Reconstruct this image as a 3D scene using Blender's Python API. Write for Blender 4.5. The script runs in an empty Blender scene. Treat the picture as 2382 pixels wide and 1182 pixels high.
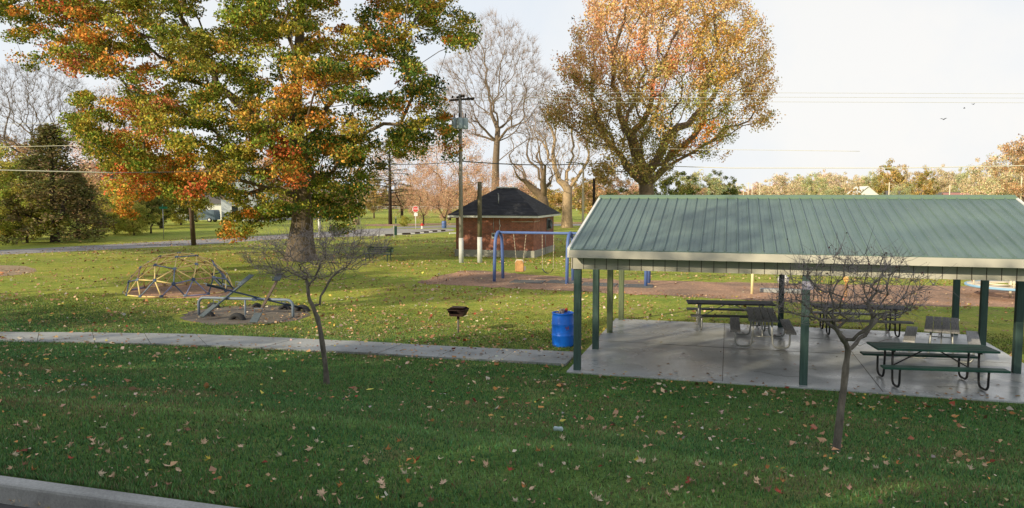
import bpy, math, random
import numpy as np
from mathutils import Vector, Matrix, Quaternion
R = math.radians
rng = np.random.default_rng(7)
random.seed(7)
scene = bpy.context.scene
COL = scene.collection

# ---------------------------------------------------------------- survey geometry
F = 1733.0; HC = 3.9; TH = math.atan(135 / F)
AL = R(16.2)                                  # the street direction, turned from the view axis
def G(px, py, z=0.0):                         # pixel of the photograph -> point of the place at height z
    dx = (px - 1191) / F; dy = (591 - py) / F
    d = (dx, math.cos(TH) + dy * math.sin(TH), -math.sin(TH) + dy * math.cos(TH))
    t = (z - HC) / d[2]
    return Vector((d[0] * t, d[1] * t, z))
def AT(px, py, dist):                         # pixel at a known distance
    dx = (px - 1191) / F; dy = (591 - py) / F
    d = (dx, math.cos(TH) + dy * math.sin(TH), -math.sin(TH) + dy * math.cos(TH))
    t = dist / d[1]
    return Vector((d[0] * t, dist, HC + d[2] * t))
def W(u, v, z=0.0):
    return Vector((u * math.cos(AL) + v * math.sin(AL), -u * math.sin(AL) + v * math.cos(AL), z))
def UV(p):
    return (p[0] * math.cos(AL) - p[1] * math.sin(AL), p[0] * math.sin(AL) + p[1] * math.cos(AL))
PV = [(-400, 1.42), (-4.6, 1.42), (4.95, 1.50), (7.5, 1.28), (9.5, .8), (12, .3), (14.5, .06), (16, .0), (4000, .0)]
def zv(v):
    v = np.asarray(v, float)
    xs = np.array([a for a, b in PV]); ys = np.array([b for a, b in PV])
    s = 0
    for o in (-.7, -.35, 0, .35, .7):
        s = s + np.interp(v + o * np.where(v > 6, 1, 0), xs, ys)
    return s / 5
def hz(x, y):
    u, v = UV((x, y))
    n = .03 * np.sin(u * .7 + 1.3 * np.sin(v * .5)) * np.clip((np.asarray(v) - 5.2) / 3, 0, 1) * np.clip((14.5 - np.asarray(v)) / 3, 0, 1)
    return zv(v) + n
def GT(px, py):                               # pixel -> point on the sloping verge
    z = 1.2
    for _ in range(30):
        p = G(px, py, z); z = .5 * z + .5 * float(hz(p.x, p.y))
    return G(px, py, z)

# ---------------------------------------------------------------- materials
def mat(name, col=(.5, .5, .5), rough=.8, spec=.3, metal=0, var=0, vscale=5, bump=0, bscale=30, col2=None, attr=False, trans=0, coord='Object', detail=4, stretch=None):
    m = bpy.data.materials.new(name); m.use_nodes = True
    nt = m.node_tree; N = nt.nodes; L = nt.links
    b = N['Principled BSDF']
    b.inputs['Roughness'].default_value = rough
    b.inputs['Specular IOR Level'].default_value = spec
    b.inputs['Metallic'].default_value = metal
    b.inputs['Base Color'].default_value = (*col, 1)
    tc = N.new('ShaderNodeTexCoord'); vec = tc.outputs[coord]
    if stretch:
        mp = N.new('ShaderNodeMapping'); mp.inputs['Scale'].default_value = stretch
        L.new(vec, mp.inputs['Vector']); vec = mp.outputs[0]
    src = None
    if attr:
        a = N.new('ShaderNodeAttribute'); a.attribute_name = 'col'; src = a.outputs['Color']
    if var or col2:
        no = N.new('ShaderNodeTexNoise'); no.inputs['Scale'].default_value = vscale; no.inputs['Detail'].default_value = detail
        no.inputs['Roughness'].default_value = .65
        L.new(vec, no.inputs['Vector'])
        cr = N.new('ShaderNodeValToRGB'); cr.color_ramp.elements[0].position = .35; cr.color_ramp.elements[1].position = .66
        c2 = col2 or tuple(max(0, c * (1 - var)) for c in col)
        cr.color_ramp.elements[0].color = (*c2, 1); cr.color_ramp.elements[1].color = (*col, 1)
        L.new(no.outputs[0], cr.inputs[0]); src = cr.outputs[0]
    if src: L.new(src, b.inputs['Base Color'])
    if bump:
        nb = N.new('ShaderNodeTexNoise'); nb.inputs['Scale'].default_value = bscale; nb.inputs['Detail'].default_value = 5
        L.new(vec, nb.inputs['Vector'])
        bp = N.new('ShaderNodeBump'); bp.inputs['Strength'].default_value = bump; bp.inputs['Distance'].default_value = .02
        L.new(nb.outputs[0], bp.inputs['Height']); L.new(bp.outputs[0], b.inputs['Normal'])
    if trans:
        out = N['Material Output']; t = N.new('ShaderNodeBsdfTranslucent'); mx = N.new('ShaderNodeMixShader')
        mx.inputs[0].default_value = trans
        if src: L.new(src, t.inputs[0])
        else: t.inputs[0].default_value = (*col, 1)
        L.new(b.outputs[0], mx.inputs[1]); L.new(t.outputs[0], mx.inputs[2]); L.new(mx.outputs[0], out.inputs[0])
    return m

def ramp(N, L, src, stops):
    cr = N.new('ShaderNodeValToRGB'); e = cr.color_ramp.elements
    while len(e) < len(stops): e.new(.5)
    for i, (p, c) in enumerate(stops):
        e[i].position = p; e[i].color = (*c, 1) if len(c) == 3 else c
    L.new(src, cr.inputs[0]); return cr.outputs[0]
def noise(N, L, vec, sc, det=4, rough=.6):
    n = N.new('ShaderNodeTexNoise'); n.inputs['Scale'].default_value = sc; n.inputs['Detail'].default_value = det
    n.inputs['Roughness'].default_value = rough; L.new(vec, n.inputs['Vector']); return n.outputs[0]
def mixc(N, L, f, a, b, mode='MIX'):
    m = N.new('ShaderNodeMix'); m.data_type = 'RGBA'; m.blend_type = mode
    if isinstance(f, float): m.inputs[0].default_value = f
    else: L.new(f, m.inputs[0])
    for i, s in ((6, a), (7, b)):
        if isinstance(s, tuple): m.inputs[i].default_value = (*s, 1)
        else: L.new(s, m.inputs[i])
    return m.outputs[2]

def ground_material():
    m = bpy.data.materials.new('lawn'); m.use_nodes = True
    N = m.node_tree.nodes; L = m.node_tree.links; b = N['Principled BSDF']
    tc = N.new('ShaderNodeTexCoord'); v = tc.outputs['Object']
    big = noise(N, L, v, .13, 5); mid = noise(N, L, v, 1.1, 5); fine = noise(N, L, v, 26, 6, .75); vf = noise(N, L, v, 110, 3, .7)
    base = ramp(N, L, mid, [(.3, (.29, .39, .085)), (.5, (.43, .48, .105)), (.7, (.60, .56, .17))])
    bigc = ramp(N, L, big, [(.35, (.8, .88, .8)), (.65, (1.25, 1.1, 1.0))])
    c = mixc(N, L, 1.0, base, bigc, 'MULTIPLY')
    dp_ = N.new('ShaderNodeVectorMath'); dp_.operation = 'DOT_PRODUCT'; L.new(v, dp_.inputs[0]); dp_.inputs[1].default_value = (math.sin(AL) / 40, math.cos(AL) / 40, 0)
    # near the street the lawn is tinted darker and bluer to paint its shade
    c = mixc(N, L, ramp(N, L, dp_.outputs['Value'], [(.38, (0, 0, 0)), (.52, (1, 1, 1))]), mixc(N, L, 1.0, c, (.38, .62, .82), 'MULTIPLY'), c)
    fr = ramp(N, L, fine, [(.25, (.25, .28, .22)), (.5, (.85, .9, .8)), (.75, (1.7, 1.65, 1.4))])
    c = mixc(N, L, 1.0, c, fr, 'MULTIPLY')
    fr2 = ramp(N, L, vf, [(.3, (.5, .5, .5)), (.7, (1.4, 1.4, 1.4))])
    c = mixc(N, L, 1.0, c, fr2, 'MULTIPLY')
    sp2 = ramp(N, L, noise(N, L, v, 5.5, 6, .8), [(.3, (.62, .68, .62)), (.55, (1.05, 1.05, 1.0)), (.72, (1.3, 1.15, 1.1))])
    c = mixc(N, L, 1.0, c, sp2, 'MULTIPLY')
    # thin worn, leafy brown patches
    wn = noise(N, L, v, .55, 7, .8)
    wm = ramp(N, L, wn, [(.54, (0, 0, 0)), (.68, (.65, .65, .65))])
    c = mixc(N, L, wm, c, (.30, .22, .11))
    L.new(c, b.inputs['Base Color']); b.inputs['Roughness'].default_value = .9; b.inputs['Specular IOR Level'].default_value = .15
    add = N.new('ShaderNodeMath'); add.operation = 'MULTIPLY_ADD'; L.new(fine, add.inputs[0]); add.inputs[1].default_value = 1.2; L.new(mid, add.inputs[2])
    bp = N.new('ShaderNodeBump'); bp.inputs['Strength'].default_value = .9; bp.inputs['Distance'].default_value = .06
    L.new(add.outputs[0], bp.inputs['Height']); L.new(bp.outputs[0], b.inputs['Normal'])
    return m

def mulch_material():
    m = bpy.data.materials.new('wood_chips'); m.use_nodes = True
    N = m.node_tree.nodes; L = m.node_tree.links; b = N['Principled BSDF']
    v = N.new('ShaderNodeTexCoord').outputs['Object']
    a = noise(N, L, v, 9, 8, .85); c0 = noise(N, L, v, .5, 4)
    c = ramp(N, L, a, [(.25, (.09, .05, .035)), (.42, (.32, .19, .125)), (.55, (.52, .34, .23)), (.75, (.8, .6, .45))])
    d = ramp(N, L, c0, [(.35, (.55, .58, .62)), (.65, (1.15, 1.05, 1.0))])
    L.new(mixc(N, L, 1.0, c, d, 'MULTIPLY'), b.inputs['Base Color']); b.inputs['Roughness'].default_value = .95
    bp = N.new('ShaderNodeBump'); bp.inputs['Strength'].default_value = .8; bp.inputs['Distance'].default_value = .05
    L.new(a, bp.inputs['Height']); L.new(bp.outputs[0], b.inputs['Normal']); return m

def concrete_material(name, base=(.30, .30, .28), wet=False, joint=None):
    m = bpy.data.materials.new(name); m.use_nodes = True
    N = m.node_tree.nodes; L = m.node_tree.links; b = N['Principled BSDF']
    v = N.new('ShaderNodeTexCoord').outputs['Object']
    a = noise(N, L, v, .7, 6, .7); g = noise(N, L, v, 45, 5, .8)
    c = ramp(N, L, a, [(.3, tuple(x * .62 for x in base)), (.5, base), (.7, tuple(x * 1.2 for x in base))])
    c = mixc(N, L, 1.0, c, ramp(N, L, g, [(.3, (.72, .72, .72)), (.7, (1.2, 1.2, 1.2))]), 'MULTIPLY')
    L.new(c, b.inputs['Base Color'])
    if wet:
        r = ramp(N, L, noise(N, L, v, .45, 5), [(.38, (.18,) * 3), (.6, (.5,) * 3)]); L.new(r, b.inputs['Roughness'])
        b.inputs['Specular IOR Level'].default_value = .5
    else: b.inputs['Roughness'].default_value = .9
    bp = N.new('ShaderNodeBump'); bp.inputs['Strength'].default_value = .15; bp.inputs['Distance'].default_value = .01
    L.new(g, bp.inputs['Height']); L.new(bp.outputs[0], b.inputs['Normal']); return m

def brick_material():
    m = bpy.data.materials.new('red_brick'); m.use_nodes = True
    N = m.node_tree.nodes; L = m.node_tree.links; b = N['Principled BSDF']
    tc = N.new('ShaderNodeTexCoord'); sp = N.new('ShaderNodeSeparateXYZ'); L.new(tc.outputs['Object'], sp.inputs[0])
    ad = N.new('ShaderNodeMath'); L.new(sp.outputs[0], ad.inputs[0]); L.new(sp.outputs[1], ad.inputs[1])
    cb = N.new('ShaderNodeCombineXYZ'); L.new(ad.outputs[0], cb.inputs[0]); L.new(sp.outputs[2], cb.inputs[1])
    br = N.new('ShaderNodeTexBrick'); L.new(cb.outputs[0], br.inputs['Vector'])
    br.inputs['Scale'].default_value = 1; br.inputs['Brick Width'].default_value = .23; br.inputs['Row Height'].default_value = .085
    br.inputs['Mortar Size'].default_value = .009; br.inputs['Color1'].default_value = (.36, .115, .07, 1); br.inputs['Color2'].default_value = (.25, .085, .065, 1)
    br.inputs['Mortar'].default_value = (.27, .20, .16, 1)
    n = noise(N, L, tc.outputs['Object'], 3, 5)
    c = mixc(N, L, 1.0, br.outputs[0], ramp(N, L, n, [(.3, (.7, .7, .7)), (.7, (1.3, 1.25, 1.2))]), 'MULTIPLY')
    L.new(c, b.inputs['Base Color']); b.inputs['Roughness'].default_value = .9; return m

def shingle_material():
    m = bpy.data.materials.new('dark_shingles'); m.use_nodes = True
    N = m.node_tree.nodes; L = m.node_tree.links; b = N['Principled BSDF']
    tc = N.new('ShaderNodeTexCoord'); sp = N.new('ShaderNodeSeparateXYZ'); L.new(tc.outputs['Object'], sp.inputs[0])
    ad = N.new('ShaderNodeMath'); L.new(sp.outputs[0], ad.inputs[0]); L.new(sp.outputs[1], ad.inputs[1])
    cb = N.new('ShaderNodeCombineXYZ'); L.new(ad.outputs[0], cb.inputs[0]); L.new(sp.outputs[2], cb.inputs[1])
    br = N.new('ShaderNodeTexBrick'); L.new(cb.outputs[0], br.inputs['Vector']); br.inputs['Scale'].default_value = 1
    br.inputs['Brick Width'].default_value = .45; br.inputs['Row Height'].default_value = .09; br.inputs['Mortar Size'].default_value = .008
    br.inputs['Color1'].default_value = (.018, .02, .027, 1); br.inputs['Color2'].default_value = (.045, .048, .06, 1); br.inputs['Mortar'].default_value = (.006, .006, .008, 1)
    L.new(br.outputs[0], b.inputs['Base Color']); b.inputs['Roughness'].default_value = .85; return m

M = {}
M['lawn'] = ground_material(); M['mulch'] = mulch_material()
M['slab'] = concrete_material('slab_concrete', (.42, .44, .45), wet=True)
M['walk'] = concrete_material('walk_concrete', (.33, .345, .35))
M['curb'] = concrete_material('curb_concrete', (.40, .405, .40))
M['found'] = concrete_material('foundation_concrete', (.34, .33, .29))
M['asphalt'] = mat('asphalt', (.13, .13, .135), .9, var=.25, vscale=3, bump=.3, bscale=80)
M['roadfar'] = mat('worn_asphalt', (.34, .33, .34), .9, var=.18, vscale=.6)
M['parking'] = mat('pale_concrete_lot', (.40, .385, .36), .9, var=.2, vscale=.5)
M['dirt'] = mat('bare_dirt', (.42, .32, .22), .95, var=.3, vscale=1.5)
M['brick'] = brick_material(); M['shingle'] = shingle_material()
M['bark'] = mat('oak_bark', (.22, .17, .12), .95, var=.6, vscale=3.5, bump=.8, bscale=14, stretch=(1, 1, .25))
M['barkdark'] = mat('dark_bark', (.075, .058, .045), .95, var=.5, vscale=8, bump=.5, bscale=40, stretch=(1, 1, .4))
M['barkpale'] = mat('pale_bark', (.36, .26, .17), .95, var=.4, vscale=3, bump=.5, bscale=20, stretch=(1, 1, .3))
M['barkmid'] = mat('grey_brown_bark', (.19, .14, .105), .95, var=.45, vscale=5, bump=.5, bscale=20, stretch=(1, 1, .3))
M['youngbark'] = mat('young_tree_bark', (.22, .195, .17), .9, var=.55, vscale=14, bump=.7, bscale=60, stretch=(1, 1, .35))
M['twig'] = mat('grey_twigs', (.25, .225, .235), .9)
M['leaf'] = mat('tree_leaves', attr=True, rough=.75, spec=.12, trans=.22)
M['litter'] = mat('fallen_leaves', attr=True, rough=.8, spec=.2)
M['blade'] = mat('grass_blades', attr=True, rough=.7, spec=.2, trans=.2)
def roof_mat():
    m = mat('green_roof_metal', (.145, .215, .205), .45, spec=.5, var=.12, vscale=.8, bump=.05, bscale=8)
    N = m.node_tree.nodes; L = m.node_tree.links; b = N['Principled BSDF']; src = b.inputs['Base Color'].links[0].from_socket
    mp = N.new('ShaderNodeMapping'); mp.inputs['Rotation'].default_value = (0, 0, AL); tcv = N.new('ShaderNodeTexCoord').outputs['Object']; L.new(tcv, mp.inputs[0])
    mp2 = N.new('ShaderNodeMapping'); mp2.inputs['Scale'].default_value = (7, .35, .35); L.new(mp.outputs[0], mp2.inputs[0])
    c = mixc(N, L, 1.0, src, ramp(N, L, noise(N, L, mp2.outputs[0], 1.5, 6, .75), [(.3, (.80, .84, .86)), (.55, (1, 1, 1)), (.75, (1.16, 1.14, 1.1))]), 'MULTIPLY')
    c = mixc(N, L, 1.0, c, ramp(N, L, noise(N, L, tcv, .9, 3, .5), [(.35, (.86, .88, .92)), (.65, (1.06, 1.04, 1.0))]), 'MULTIPLY')
    L.new(c, b.inputs['Base Color']); return m
M['roof'] = roof_mat()
M['ridge'] = mat('green_ridge_metal', (.16, .25, .17), .5, spec=.4)
M['tan'] = mat('tan_metal_trim', (.53, .51, .44), .6, spec=.3, var=.06, vscale=2)
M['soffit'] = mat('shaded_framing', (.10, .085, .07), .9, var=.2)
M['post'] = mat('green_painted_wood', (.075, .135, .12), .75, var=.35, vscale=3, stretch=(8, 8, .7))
M['postlit'] = mat('sunlit_green_wood', (.15, .19, .11), .8, var=.3, vscale=3, stretch=(8, 8, .7))  # brighter copy of the post colour, with sunlight painted in
M['greenpl'] = mat('green_plastic_boards', (.018, .085, .062), .5, spec=.4, var=.2, vscale=4)
M['black'] = mat('black_steel', (.012, .012, .014), .4, spec=.5)
M['galv'] = mat('galvanised_steel', (.42, .43, .42), .4, spec=.5, metal=.5, var=.15)
def plank(name, col, v=.45): return mat(name, col, .75, spec=.3, var=v, vscale=3, stretch=(1, 14, 14), bump=.25, bscale=10)
M['greywood'] = plank('weathered_boards', (.36, .355, .36)); M['palewood'] = plank('pale_weathered_boards', (.62, .62, .63), .3)
M['darkwood'] = plank('dark_stained_boards', (.13, .135, .16))
M['blue'] = mat('blue_plastic_drum', (.01, .20, .98), .4, spec=.5, var=.12, vscale=4)
M['bluepaint'] = mat('blue_painted_steel', (.10, .17, .42), .45, spec=.4, var=.15, vscale=3)
M['greysteel'] = mat('grey_painted_steel', (.17, .22, .30), .45, spec=.4, var=.15)
M['slatewood'] = plank('blue_grey_board', (.12, .15, .17), .3)
M['rubber'] = mat('old_tyre_rubber', (.035, .037, .043), .8, var=.3, vscale=8)
M['chain'] = mat('chain_metal', (.42, .37, .28), .5, spec=.4)
M['orange'] = mat('orange_plastic', (.66, .36, .14), .5, var=.3, vscale=8)
M['cream'] = mat('cream_plastic', (.75, .66, .5), .5)
M['yellow'] = mat('yellow_paint', (.86, .66, .28), .5, var=.15)
M['paleyellow'] = mat('pale_yellow_paint', (.85, .74, .42), .5)
M['navy'] = mat('navy_hub', (.05, .08, .15), .5)
M['violet'] = mat('violet_blue_paint', (.22, .24, .42), .5)
M['redbar'] = mat('faded_red_paint', (.48, .26, .20), .6)
M['white'] = mat('white_paint', (.78, .78, .76), .6, var=.08, vscale=3)
M['whitewood'] = mat('whitewashed_wood', (.62, .63, .64), .7, var=.12, vscale=3)
M['pole'] = mat('weathered_pole_wood', (.38, .35, .32), .9, var=.35, vscale=4, stretch=(5, 5, .5))
M['polegreen'] = mat('mossy_pole_wood', (.17, .15, .095), .9, var=.35, vscale=4, stretch=(5, 5, .5))
M['transformer'] = mat('grey_blue_enamel', (.32, .40, .45), .5)
M['rust'] = mat('burnt_steel', (.045, .022, .018), .7, var=.6, vscale=9)
M['greypost'] = mat('dull_steel_post', (.16, .15, .12), .6, var=.3)
M['signred'] = mat('sign_red', (.62, .07, .06), .5); M['signwhite'] = mat('sign_white', (.82, .82, .82), .5)
M['signgreen'] = mat('sign_green', (.02, .22, .12), .5)
M['hydred'] = mat('hydrant_red', (.6, .04, .03), .5)
M['paper'] = mat('posted_notice', (.55, .53, .60), .8, col2=(.22, .22, .38), vscale=22, detail=6)
M['glass'] = mat('window_glass', (.03, .04, .05), .1, spec=.8)
M['siding'] = mat('white_siding', (.75, .76, .78), .7, var=.06)
M['siding2'] = mat('pale_blue_siding', (.55, .60, .66), .7)
M['greyroof'] = mat('grey_shingles', (.16, .15, .15), .9, var=.3)
M['redroof'] = mat('faded_red_roof', (.45, .22, .19), .8)
M['carblue'] = mat('car_paint_blue_grey', (.10, .15, .22), .35, spec=.6)
M['wire'] = mat('pale_cable', (.62, .60, .50), .5)  # pale look of sunlit wire put into the cable colour
M['wiredark'] = mat('dark_cable', (.10, .10, .10), .6)
M['bird'] = mat('dark_feathers', (.03, .03, .035), .8)
M['mat'] = mat('grey_rubber_mat', (.14, .145, .15), .9, var=.25, vscale=3)
M['can'] = mat('crushed_can', (.55, .70, .75), .4, spec=.5, var=.3, vscale=20)
M['skyblue'] = mat('light_blue_plastic', (.25, .45, .65), .5)
M['fence'] = mat('fence_white', (.72, .70, .66), .7)
M['trashred'] = mat('trash_red', (.55, .06, .05), .6)
M['trashgrey'] = mat('trash_mixed', (.5, .45, .42), .7, col2=(.12, .08, .07), vscale=18)

# ---------------------------------------------------------------- mesh builder
class MB:
    def __init__(s): s.v = []; s.f = []; s.n = 0; s.sm = []
    def add(s, vs, fs, smooth=False):
        s.v.extend([tuple(p) for p in vs]); s.f.extend([tuple(i + s.n for i in f) for f in fs]); s.sm.extend([smooth] * len(fs)); s.n += len(vs)
        return s
    def box(s, c, size, rz=0, rot=None, taper=1.0):
        hx, hy, hz_ = size[0] / 2, size[1] / 2, size[2] / 2
        m = rot if rot is not None else Matrix.Rotation(rz, 3, 'Z')
        vs = []
        for z in (-1, 1):
            t = taper if z > 0 else 1
            for x, y in ((-1, -1), (1, -1), (1, 1), (-1, 1)):
                vs.append(Vector(c) + m @ Vector((x * hx * t, y * hy * t, z * hz_)))
        return s.add(vs, [(0, 3, 2, 1), (4, 5, 6, 7), (0, 1, 5, 4), (1, 2, 6, 5), (2, 3, 7, 6), (3, 0, 4, 7)])
    def tube(s, pts, r, n=8, cap=True, smooth=True):
        pts = [Vector(p) for p in pts]; k = len(pts)
        rs = r if hasattr(r, '__len__') else [r] * k
        vs = []; up = None
        for i, p in enumerate(pts):
            t = (pts[min(i + 1, k - 1)] - pts[max(i - 1, 0)]).normalized()
            if up is None:
                a = Vector((0, 0, 1)) if abs(t.z) < .9 else Vector((1, 0, 0)); x = t.cross(a).normalized()
            else:
                x = (up - t * up.dot(t)).normalized()
            up = x; y = t.cross(x)
            for j in range(n):
                q = 2 * math.pi * j / n; vs.append(p + (x * math.cos(q) + y * math.sin(q)) * rs[i])
        fs = [(i * n + j, i * n + (j + 1) % n, (i + 1) * n + (j + 1) % n, (i + 1) * n + j) for i in range(k - 1) for j in range(n)]
        s.add(vs, fs, smooth)
        if cap: s.v = s.v; s.add([], []); s.f.append(tuple(s.n - n + j for j in range(n))); s.sm.append(False); s.f.append(tuple(s.n - len(vs) + n - 1 - j for j in range(n))); s.sm.append(False)
        return s
    def lathe(s, prof, c=(0, 0, 0), n=24, smooth=True, rot=None):
        vs = []
        for r, z in prof:
            for j in range(n):
                q = 2 * math.pi * j / n; p = Vector((r * math.cos(q), r * math.sin(q), z))
                if rot is not None: p = rot @ p
                vs.append(p + Vector(c))
        k = len(prof)
        fs = [(i * n + j, i * n + (j + 1) % n, (i + 1) * n + (j + 1) % n, (i + 1) * n + j) for i in range(k - 1) for j in range(n)]
        return s.add(vs, fs, smooth)
    def poly(s, pts): return s.add(pts, [tuple(range(len(pts)))])
    def build(s, name, m, parent=None, bevel=0, loc=None, rz=0):
        me = bpy.data.meshes.new(name); me.from_pydata(s.v, [], s.f)
        me.polygons.foreach_set('use_smooth', s.sm); me.materials.append(m); me.update()
        o = bpy.data.objects.new(name, me); COL.objects.link(o)
        if parent is not None: o.parent = parent
        if loc is not None: o.location = loc
        o.rotation_euler.z = rz
        if bevel:
            b = o.modifiers.new('bevel', 'BEVEL'); b.width = bevel; b.segments = 2; b.limit_method = 'ANGLE'
        return o
def tag(o, label=None, cat=None, group=None, kind=None):
    if label: o['label'] = label
    if cat: o['category'] = cat
    if group: o['group'] = group
    if kind: o['kind'] = kind
    return o
def thing(name, label, cat, loc=(0, 0, 0), rz=0, group=None):
    o = bpy.data.objects.new(name, None); COL.objects.link(o); o.location = loc; o.rotation_euler.z = rz
    o.empty_display_size = .1
    return tag(o, label, cat, group)
def copy_tree(o, parent=None):
    c = o.copy(); COL.objects.link(c); c.parent = parent
    for ch in list(o.children): copy_tree(ch, c)
    return c
def sheet(name, pts, z, m, kind='structure', sub=None, **kw):
    b = MB(); b.poly([(p[0], p[1], z) for p in pts]); o = b.build(name, m); tag(o, kind=kind, **kw); return o

# ---------------------------------------------------------------- leaf clouds and branch skeletons (numpy)
def mesh_np(name, V, Fq, cols, m, parent=None, nv=4, label=None):
    me = bpy.data.meshes.new(name)
    me.vertices.add(len(V)); me.vertices.foreach_set('co', np.ascontiguousarray(V, dtype=np.float32).ravel())
    nf = len(Fq); me.loops.add(nf * nv); me.loops.foreach_set('vertex_index', np.ascontiguousarray(Fq, dtype=np.int32).ravel())
    me.polygons.add(nf); me.polygons.foreach_set('loop_start', np.arange(0, nf * nv, nv, dtype=np.int32))
    me.update(calc_edges=True)
    if cols is not None:
        a = me.color_attributes.new('col', 'FLOAT_COLOR', 'POINT')
        c = np.ones((len(V), 4), np.float32); c[:, :3] = cols; a.data.foreach_set('color', c.ravel())
    me.materials.append(m)
    o = bpy.data.objects.new(name, me); COL.objects.link(o)
    if parent is not None: o.parent = parent
    return o
def leaf_cloud(name, P, size, cols, m, parent=None, droop=.0, flat=0.0, aspect=.62, lift=0):
    n = len(P)
    nrm = rng.normal(size=(n, 3)); nrm[:, 2] += flat * 3; nrm /= np.linalg.norm(nrm, axis=1)[:, None]
    t = rng.normal(size=(n, 3)); t[:, 2] -= droop; t -= nrm * (t * nrm).sum(1)[:, None]; t /= np.linalg.norm(t, axis=1)[:, None] + 1e-9
    b = np.cross(nrm, t)
    s = (size * rng.uniform(.6, 1.35, n))[:, None]
    V = np.empty((n, 4, 3)); fold = nrm * s * rng.uniform(-.25, .25, (n, 1))
    V[:, 0] = P - t * s * .5; V[:, 1] = P + b * s * aspect * .5 + fold + t * s * .1; V[:, 2] = P + t * s * .5; V[:, 3] = P - b * s * aspect * .5 + fold + t * s * .1
    if lift: V[:, :, 2] += lift
    Fq = np.arange(n * 4).reshape(n, 4)
    return mesh_np(name, V.reshape(-1, 3), Fq, np.repeat(cols, 4, axis=0), m, parent)

def skeleton(root_pts, targets, bf=.4, down=1.6, start=2):
    """greedy minimum-cost tree from a given trunk chain to all targets"""
    P = [np.array(p, float) for p in root_pts]; par = [-1] + list(range(len(P) - 1))
    pl = [0.0]
    for i in range(1, len(P)): pl.append(pl[-1] + np.linalg.norm(P[i] - P[i - 1]))
    T = np.array(targets, float); n = len(T)
    best = np.full(n, 1e18); bp = np.zeros(n, int); alive = np.ones(n, bool)
    def relax(i):
        nonlocal best, bp
        d = T - P[i]; L = np.sqrt((d * d).sum(1)); L = L * (1 + down * np.clip(-d[:, 2] / (L + 1e-9), 0, 1) + .0)
        c = L + bf * pl[i]; w = (c < best) & alive; best[w] = c[w]; bp[w] = i
    for i in range(max(0, min(start, len(P) - 1)), len(P)): relax(i)
    for _ in range(n):
        j = int(np.argmin(np.where(alive, best, 1e18))); alive[j] = False
        P.append(T[j]); par.append(int(bp[j])); pl.append(pl[bp[j]] + np.linalg.norm(T[j] - P[bp[j]])); relax(len(P) - 1)
    return np.array(P), np.array(par), len(root_pts)
def branches(name, P, par, nroot, m, parent, r0, rtip, pw=2.3, rroot=None, jit=.0, kmin=0, part='branch', sides=(7, 4, 3), flare=None, smooth=.0, knots=0):
    n = len(P); kids = [[] for _ in range(n)]
    for i in range(1, n): kids[par[i]].append(i)
    rad = np.zeros(n)
    for i in range(n - 1, -1, -1):
        rad[i] = rtip if not kids[i] else (sum(rad[k] ** pw for k in kids[i])) ** (1 / pw)
    if nroot > 0:
        # rescale smoothly: the thickest limb gets r0, tips keep rtip
        e = math.log(max(r0, 1e-6) / rtip) / math.log(max(rad[nroot:].max(), rtip * 1.01) / rtip)
        rad = rtip * (rad / rtip) ** e
    if rroot is not None:
        for i in range(nroot): rad[i] = max(rroot[i], 0)
    if smooth:
        Q = P.copy()
        for _ in range(2):
            for i in range(nroot, n):
                if kids[i]:
                    k = max(kids[i], key=lambda a: rad[a]); Q[i] = P[i] * (1 - smooth) + smooth * .5 * (P[par[i]] + P[k])
            P = Q.copy()
    mb = MB()
    thick = MB()
    starts = [(0, None)]
    while starts:
        i, fr = starts.pop(); chain = [] if fr is None else [fr]; cr = [] if fr is None else [min(rad[fr], rad[i] * 1.15)]
        j = i
        while True:
            chain.append(j); cr.append(rad[j])
            if not kids[j]: break
            ks = sorted(kids[j], key=lambda a: -rad[a])
            nxt = ks[0] if j >= nroot - 1 else (j + 1 if (j + 1) in ks else ks[0])
            for k in kids[j]:
                if k != nxt: starts.append((k, j))
            j = nxt
        if len(chain) < 2: continue
        pts = []; rr = []
        for a in range(len(chain) - 1):
            p, q = P[chain[a]], P[chain[a + 1]]; L = np.linalg.norm(q - p)
            pts.append(p); rr.append(cr[a])
            if jit and L > jit * 2 and chain[a + 1] >= nroot:
                pts.append((p + q) / 2 + rng.normal(size=3) * L * .07); rr.append((cr[a] + cr[a + 1]) / 2)
        pts.append(P[chain[-1]]); rr.append(cr[-1] * .6)
        mx = max(rr)
        s = sides[0] if mx > r0 * .3 else (sides[1] if mx > rtip * 3 else sides[2])
        if knots: rr = [q * (1 + .13 * math.sin(i * 2.7 + len(rr)) * (q > knots)) for i, q in enumerate(rr)]
        mb.tube([tuple(p) for p in pts], rr, s, cap=False)
    return mb.build(name, m, parent)

def inpoly(px, py, poly):
    c = np.zeros(len(px), bool); n = len(poly); j = n - 1
    for i in range(n):
        xi, yi = poly[i]; xj, yj = poly[j]
        c ^= ((yi > py) != (yj > py)) & (px < (xj - xi) * (py - yi) / (yj - yi + 1e-9) + xi); j = i
    return c
def sample_outline(n, poly, holes, dist, depth, cx, cy, rx, ry, box):
    """random points in the crown: outline as seen from the street, lens-shaped in depth"""
    out = []; pxs = []
    while len(out) < n:
        x = rng.uniform(box[0], box[2], 4000); y = rng.uniform(box[1], box[3], 4000)
        k = inpoly(x, y, poly)
        for h in holes: k &= ~inpoly(x, y, h)
        x = x[k]; y = y[k]
        for a, b in zip(x, y):
            if len(out) >= n: break
            e = max(.12, 1 - ((a - cx) / rx) ** 2 - ((b - cy) / ry) ** 2) ** .5
            s = rng.uniform(-1, 1); s = math.copysign(abs(s) ** .7, s)
            p = AT(a, b, dist + s * depth * e)
            if p.z < .3: continue
            out.append(p); pxs.append((a, b))
    return np.array(out), np.array(pxs)
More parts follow.
